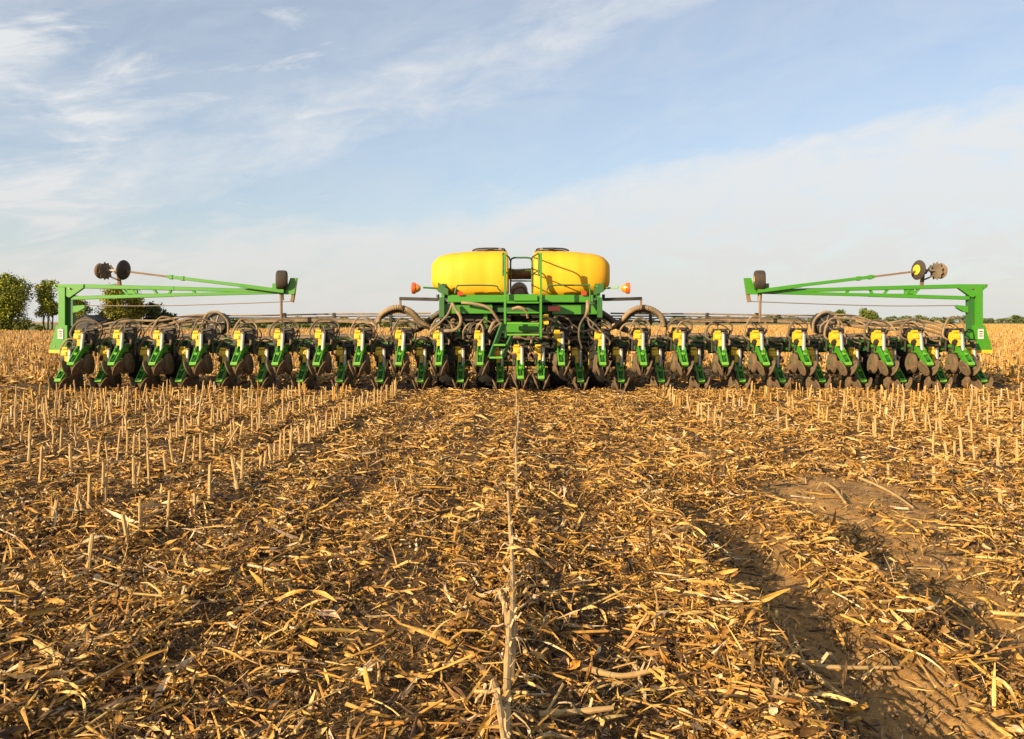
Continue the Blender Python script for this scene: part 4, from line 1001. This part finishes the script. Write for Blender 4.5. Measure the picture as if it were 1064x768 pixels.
# walkway, hoop and handrails
mb = MB(); mb.box((XC, 16.2, 1.84), (.30, .75, .025), 'green2'); mb.box((XC, 15.46, 1.80), (.31, .02, .06), 'green'); part(mb, 'walkway')
mb = MB(); mb.tube(curve([C(531, 305, 16.6), C(531, 280, 16.6), C(531.3, 270.5, 16.6), C(534.5, 268, 16.6), C(542, 267.8, 16.6), C(550, 268, 16.6), C(553, 270.5, 16.6), C(553.3, 280, 16.6), C(553.3, 305, 16.6)], 5), .018, 'green2', 8)
mb.tube([C(531, 292, 16.6), C(553.3, 292, 16.6)], .015, 'green2', 8); mb.tube([C(531, 281, 16.6), C(553.3, 281, 16.6)], .012, 'green2', 8); part(mb, 'safety_hoop')
for s in (-1, 1):
    mb = MB(); x = XC+s*.335
    mb.tube(curve([(x, YL, 2.20), (x, YL-.0, 2.50), (x, YL+.08, 2.63), (x-s*.04, YL+.4, 2.63), (x-s*.10, 16.3, 2.63), (XC+s*.22, 16.6, 2.60)], 6), .016, 'green2', 8)
    mb.tube([(x, YL+.02, 2.30), (x-s*.05, 15.8, 2.30), (XC+s*.22, 16.6, 2.30)], .014, 'green2', 8)
    part(mb, 'handrail')
mb = MB()  # dusty roller and ducts seen between the tanks
mb.tube(curve([C(526, 284, 17.7), C(535, 285, 17.75), C(545, 284.5, 17.75), C(558, 284, 17.7)], 14), 0, 'hose', 12, True, [.10+.025*(i % 2) for i in range(43)])
mb.tube([C(526, 288, 17.72), C(558, 288, 17.72)], .05, 'brown', 10); mb.tube([C(528, 305, 17.8), C(528, 280, 17.8)], .03, 'steel', 8); mb.tube([C(557, 305, 17.8), C(557, 280, 17.8)], .03, 'steel', 8)
part(mb, 'air_manifold')
mb = MB(); mb.lathe([(.03, -.12), (.17, -.10), (.19, 0), (.17, .10), (.03, .12)], 'grey', C(540, 302, 17.9), axis='y', n=22); mb.tube(curve([C(532, 306, 17.8), C(536, 300, 17.8), C(544, 299, 17.8), C(549, 306, 17.8)], 6), .03, 'steel', 8); part(mb, 'fan_housing')
# pale hoses hanging below the tanks
HL = [([(470, 315), (474, 322), (479, 330), (478, 338), (472, 343), (462, 344)], .032, 'hose'), ([(470, 316), (466, 326), (458, 335), (449, 343), (446, 350)], .020, 'hose'),
      ([(480, 314.5), (495, 316), (508, 320), (515, 328), (520, 336)], .028, 'hose'), ([(521, 336), (513, 341), (509, 345), (513, 336), (518, 334)], .034, 'hose'),
      ([(482, 352), (482, 344), (487, 337), (494, 336)], .017, 'hose'), ([(495, 343), (497, 337), (501, 338), (503, 347), (502, 352)], .020, 'hose'), ([(504, 331), (499, 336), (496, 342)], .018, 'hose'),
      ([(611, 313), (611, 322), (609, 329)], .036, 'hose'), ([(608, 329), (603, 338), (602, 350), (605, 362)], .020, 'dhose'), ([(611, 329), (613, 338), (619, 343), (627, 348)], .020, 'dhose'), ([(609, 329), (615, 334), (625, 344), (634, 354)], .014, 'dhose'),
      ([(533, 321), (540, 319.5), (547, 323), (549, 330)], .030, 'hose'), ([(645, 352), (645, 343), (650, 337), (658, 336), (665, 340), (669, 348), (670, 356)], .018, 'hose'),
      ([(556, 335), (570, 331), (585, 340), (600, 345), (618, 342)], .02, 'black'), ([(580, 334), (588, 341), (596, 338), (604, 344)], .018, 'dhose'),
      ([(688, 335), (685, 342), (682, 352)], .016, 'hose'), ([(706, 350), (704, 342), (708, 335), (716, 333)], .018, 'hose'), ([(394, 337), (396, 345), (402, 355)], .016, 'hose'), ([(545, 350), (546, 343), (550, 342), (552, 350)], .02, 'hose')]
for pts, r_, m_ in HL:
    mb = MB(); n = len(pts); mb.tube(curve([C(a, b, 16.0-.12*math.sin(i/(n-1)*3.1)) for i, (a, b) in enumerate(pts)], 6), r_, m_, 8); part(mb, 'seed_hose')
# centre tyres
for x in (-1.48, -.70, .74, 1.52):
    mb = MB(); wheel(mb, (XC+x, 16.45, .50), .50, .36, 'tyre', 'yellow2', .5, n=36)
    for k in range(18):
        a = k*2*math.pi/18
        for sg in (-1, 1):
            aa = a + (.17 if sg > 0 else 0); c0 = Vector((XC+x+sg*.02, 16.45+.502*math.cos(aa), .50+.502*math.sin(aa))); c1 = Vector((XC+x+sg*.17, 16.45+.495*math.cos(aa+.14), .50+.495*math.sin(aa+.14)))
            mb.tube([c0, c1], .018, 'tyre', 4)
    part(mb, 'centre_tyre')
mb = MB(); mb.tube([(XC-1.6, 16.45, .5), (XC+1.65, 16.45, .5)], .05, 'green2', 10)
for x in (-1.09, 1.13): mb.bar((XC+x, 16.45, .5), (XC+x, 16.9, 1.0), .06, .08, 'green2')
part(mb, 'wheel_axle')
# ------------------------------------------------------------------ trees
def leaf_mat(name, a, b):
    m = bpy.data.materials.new(name); m.use_nodes = True
    t = m.node_tree; s = t.nodes['Principled BSDF']; at_ = t.nodes.new('ShaderNodeAttribute'); at_.attribute_name = 'tone'
    t.links.new(at_.outputs['Color'], s.inputs['Base Color']); s.inputs['Roughness'].default_value = .6
    s.inputs['Specular IOR Level'].default_value = .2; return m
LEAF = leaf_mat('leaves', 0, 0); BARK = mat('bark', (.09, .07, .05), .9, dust=.6, dustcol=(.16, .13, .09), nscale=3)
def crown_mesh(name, blobs, n, size, cols, seed):
    """leaf faces gathered in clumps spread through the crown's volume"""
    g_ = np.random.default_rng(seed); vol = np.array([b[3]*b[4]*b[5] for b in blobs]); pick = g_.choice(len(blobs), max(4, n//36), p=vol/vol.sum())
    B = np.array(blobs)[pick]; k = len(B)
    u = g_.standard_normal((k, 3)); u /= np.linalg.norm(u, axis=1)[:, None]; rad = g_.random(k)[:, None]**.45
    cc = B[:, :3] + u*rad*B[:, 3:6]
    per = 36; sp = (B[:, 3:6].mean(1)*.16+size*.8)[:, None, None]
    P = (cc[:, None]+g_.standard_normal((k, per, 3))*sp*np.array([1, 1, .75])).reshape(-1, 3); N = len(P)
    cl = g_.random((k, 1)).repeat(per, 1).ravel()[:, None]
    c0, c1, c2 = (np.array(c) for c in cols)
    tone = np.where(cl < .5, c0+(c1-c0)*cl*2, c1+(c2-c1)*(cl*2-1))*(.75+.5*g_.random((N, 1)))
    a = g_.standard_normal((N, 3)); a /= np.linalg.norm(a, axis=1)[:, None]; b = np.cross(a, g_.standard_normal((N, 3))); b /= np.linalg.norm(b, axis=1)[:, None]
    s1 = size*(.6+.8*g_.random((N, 1))); s2 = s1*.6
    V = np.stack([P-a*s1, P-b*s2, P+a*s1, P+b*s2], 1).reshape(-1, 3)
    Qd = np.arange(4*N).reshape(-1, 4)
    return mesh_np(name, V, Qd, [LEAF], tone=tone.repeat(4, 0))
def tree(x, y, h, wd, label, seed, n=4000, leaf=.12, base=.25, cols=((.030, .055, .012), (.06, .10, .02), (.12, .15, .03)), cat='tree', group=None, stems=1, name='tree', shape=1.0, z0=.05):
    rnd = random.Random(seed); root = bpy.data.objects.new(name, None); COL.objects.link(root); root.location = (x, y, z0)
    tag(root, label, cat, group)
    n = int(n*1.5); blobs = []; zc = h*(base+1)/2; hz = h*(1-base)/2
    for k in range(rnd.randint(9, 13)):
        a = rnd.uniform(0, 6.28); f = rnd.random(); z = base*h + (h-base*h)*(.08+.84*f)
        env = math.sqrt(max(.08, 1-((z-zc)/hz)**2))*(1.0 if f < .5 else shape)
        r = wd/2*env*rnd.uniform(.2, .72); q = rnd.uniform(.18, .30)*wd
        q = min(q, max(.15*wd, (h-z)*1.2)); blobs.append((r*math.cos(a), r*math.sin(a), z, q, q, min(q*rnd.uniform(.7, 1.1), max(.1, h-z))))
    for k in range(3): blobs.append((rnd.uniform(-.1, .1)*wd, rnd.uniform(-.1, .1)*wd, h*(base+.2+.22*k), wd*.28, wd*.28, h*.14))
    mb = MB()
    for s_ in range(stems):
        ox = (s_-(stems-1)/2)*wd*.16; top = (ox*2+rnd.uniform(-.1, .1)*wd, rnd.uniform(-.1, .1)*wd, h*.8)
        pts = curve([(ox, 0, -.2), (ox*1.2, 0, h*.25), (ox*1.6+rnd.uniform(-.04, .04)*wd, 0, h*.5), top], 4); rr = h*.026/math.sqrt(stems)
        mb.tube(pts, 0, BARK, 8, True, [rr*(1.15-i/len(pts)) for i in range(len(pts))])
        for b in blobs[s_::stems]:
            t = rnd.uniform(.2, .6); j = int(t*(len(pts)-1)); p = pts[j]; e = Vector(b[:3]); m_ = (p+e)/2+Vector((0, 0, -.05*h))
            mb.tube(curve([p, m_, e], 4), 0, BARK, 5, True, [rr*.45*(1-.8*i/8) for i in range(9)])
    tr = mb.build('trunk', root)
    c = crown_mesh('crown', blobs, n, leaf, cols, seed); c.parent = root
    return root
def AT(px, Y): return (px-539.5)*Y/FPX
def HH(py, Y): return (334-py)*Y/FPX + CAM_H
YL_ = 103
W = ((.045, .075, .012), (.15, .185, .018), (.33, .32, .035))
tree(AT(14, YL_), YL_, HH(284, YL_)-.1, 6.4, 'tall leafy green tree at the left edge of the picture, the bigger of two', 1, 9500, .13, .16, W, stems=2)
tree(AT(-14, YL_+3), YL_+3, HH(289, YL_), 5.0, 'bushy green tree cut off by the left edge of the picture', 2, 7000, .13, .15, W)
tree(AT(50, YL_+2), YL_+2, HH(291, YL_), 3.1, 'narrow green tree with bare forked stems beside the left marker post', 3, 4200, .12, .24, W, stems=3)
for i, (px, py, wd, lab) in enumerate(((4, 331, 3.4, 'low yellowish bush under the tall tree at the left edge'), (24, 332, 3.4, 'low yellowish bush between the tall tree and the narrow tree'), (40, 339, 1.8, 'small dark bush at the foot of the narrow tree'))):
    tree(AT(px, YL_-1), YL_-1, HH(py, YL_-1), wd, lab, 20+i, 1500, .10, .02, ((.04, .06, .012), (.10, .12, .02), (.18, .17, .03)), 'bush', name='bush')
Y2 = 150
O = ((.06, .075, .014), (.18, .17, .022), (.36, .27, .035))
tree(AT(118, Y2), Y2, HH(296, Y2), 6.2, 'broad round olive green tree behind the left marker arm', 4, 7500, .17, .04, O)
tree(AT(138, Y2+3), Y2+3, HH(299, Y2), 5.4, 'rounded tree with reddish green leaves close behind the left marker arm', 5, 6000, .17, .04, O)
tree(AT(160, Y2+6), Y2+6, HH(313, Y2), 4.8, 'dark low tree sloping down right of the broad round tree', 6, 4200, .16, .03, ((.02, .04, .01), (.04, .065, .015), (.08, .09, .02)))
tree(AT(176, Y2+8), Y2+8, HH(320, Y2), 4.2, 'small dark tree at the right end of the left tree group', 7, 2600, .16, .03, ((.02, .04, .01), (.04, .065, .015), (.08, .09, .02)))
tree(AT(82, Y2-2), Y2-2, HH(305, Y2), 5.2, 'dark green tree seen behind the left marker post', 8, 4200, .16, .04, W)
# dark roofed barn
mb = MB(); bx, by = AT(95, 146), 146
bn = bpy.data.objects.new('barn', None); COL.objects.link(bn); bn.location = (bx, by, 0); tag(bn, 'small dark roofed barn between the trees behind the left marker post', 'barn')
wl_ = mat('dark_boards', (.05, .042, .038), .9, dust=.5, dustcol=(.18, .15, .12), nscale=3); rf = mat('dark_roof', (.030, .030, .036), .7, dust=.3, dustcol=(.08, .08, .09))
mb.prism([(-1.9, 0), (1.9, 0), (1.9, 1.5), (0, 2.35), (-1.9, 1.5)], -2.5, 2.5, wl_); mb.build('wall', bn)
mb = MB(); mb.bar((-2.15, 0, 1.45), (0, 0, 2.45), 2.7, .05, rf); mb.bar((2.15, 0, 1.45), (0, 0, 2.45), 2.7, .05, rf); mb.build('roof', bn)
mb = MB(); mb.box((0, -2.53, .8), (.7, .03, .8), rf); mb.build('door', bn)
# trees along the far edge
mids = [(205, 334, 3), (222, 333, 3.4), (240, 335, 2.6), (258, 333, 2.8), (272, 336, 2.2), (290, 337, 2.0), (306, 331.5, 2.0), (322, 338, 2.2), (338, 337, 2.4), (352, 331, 3.0), (366, 333, 3.2), (382, 336, 2.2), (400, 337, 2.6), (420, 337, 2.4), (440, 337, 2.6)]
rn = random.Random(8)
G = ((.035, .060, .014), (.085, .12, .022), (.16, .17, .035))
def px_label(px): return 'left' if px < 540 else 'right'
for i, (px, py, wd) in enumerate(mids):
    y = float(edge_y(AT(px, 150))) + 8
    y = float(edge_y(AT(px, y))) + rn.uniform(3, 10)
    tree(AT(px, y), y, max(.8, HH(py, y)), wd*1.25, 'small dark green tree low on the horizon behind the left wing of the planter', 50+i, 700, .17, .02, G, group='small trees behind the left wing')
tree(AT(939, 300), 330, HH(320.5, 330), 7.6, 'round green tree on the horizon under the right marker arm', 80, 3800, .34, .04, G)
tree(AT(960, 300)+2, 345, HH(327, 345), 3.4, 'small round green tree just right of the round horizon tree', 81, 1200, .3, .04, G)
tree(AT(894, 330), 350, HH(321, 350), 4.5, 'green tree peeping over the hoses of the right wing', 82, 1500, .3, .04, G)
tree(AT(882, 330), 352, HH(324.5, 350), 5.5, 'lower green tree next to the one peeping over the right wing hoses', 83, 1500, .3, .04, G)
ft = []
for i in range(6):
    ft.append(tree(0, 0, 6.0+i*.5, 7.5+rn.uniform(-1, 2), 'far tree of the long low tree line on the horizon', 200+i, 620, .55, .02, ((.06, .085, .04), (.11, .14, .055), (.17, .18, .075)), group='far trees of the horizon tree line', name='far_tree'))
px = 445; k = 0
while px < 1100:
    y = 520 + 45*math.sin(px*.02) + rn.uniform(-25, 25)
    if k < 6: o = ft[k]
    else:
        o = copy_tree(ft[k % 6])
    sc = rn.uniform(.5, .9)*(1.0 if px > 700 else .75)
    o.location = (AT(px, y), y, 0); o.scale = (sc*1.35, sc*1.35, sc*.78); o.rotation_euler.z = rn.random()*6.28
    px += rn.uniform(5.5, 10); k += 1
for px in list(np.arange(195, 445, 9.5)):
    y = 330+rn.uniform(-15, 15); o = copy_tree(ft[k % 6]); k += 1; sc = rn.uniform(.35, .6)
    o.location = (AT(px, y), y, 0); o.scale = (sc*1.3, sc*1.3, sc*.75); o.rotation_euler.z = rn.random()*6.28
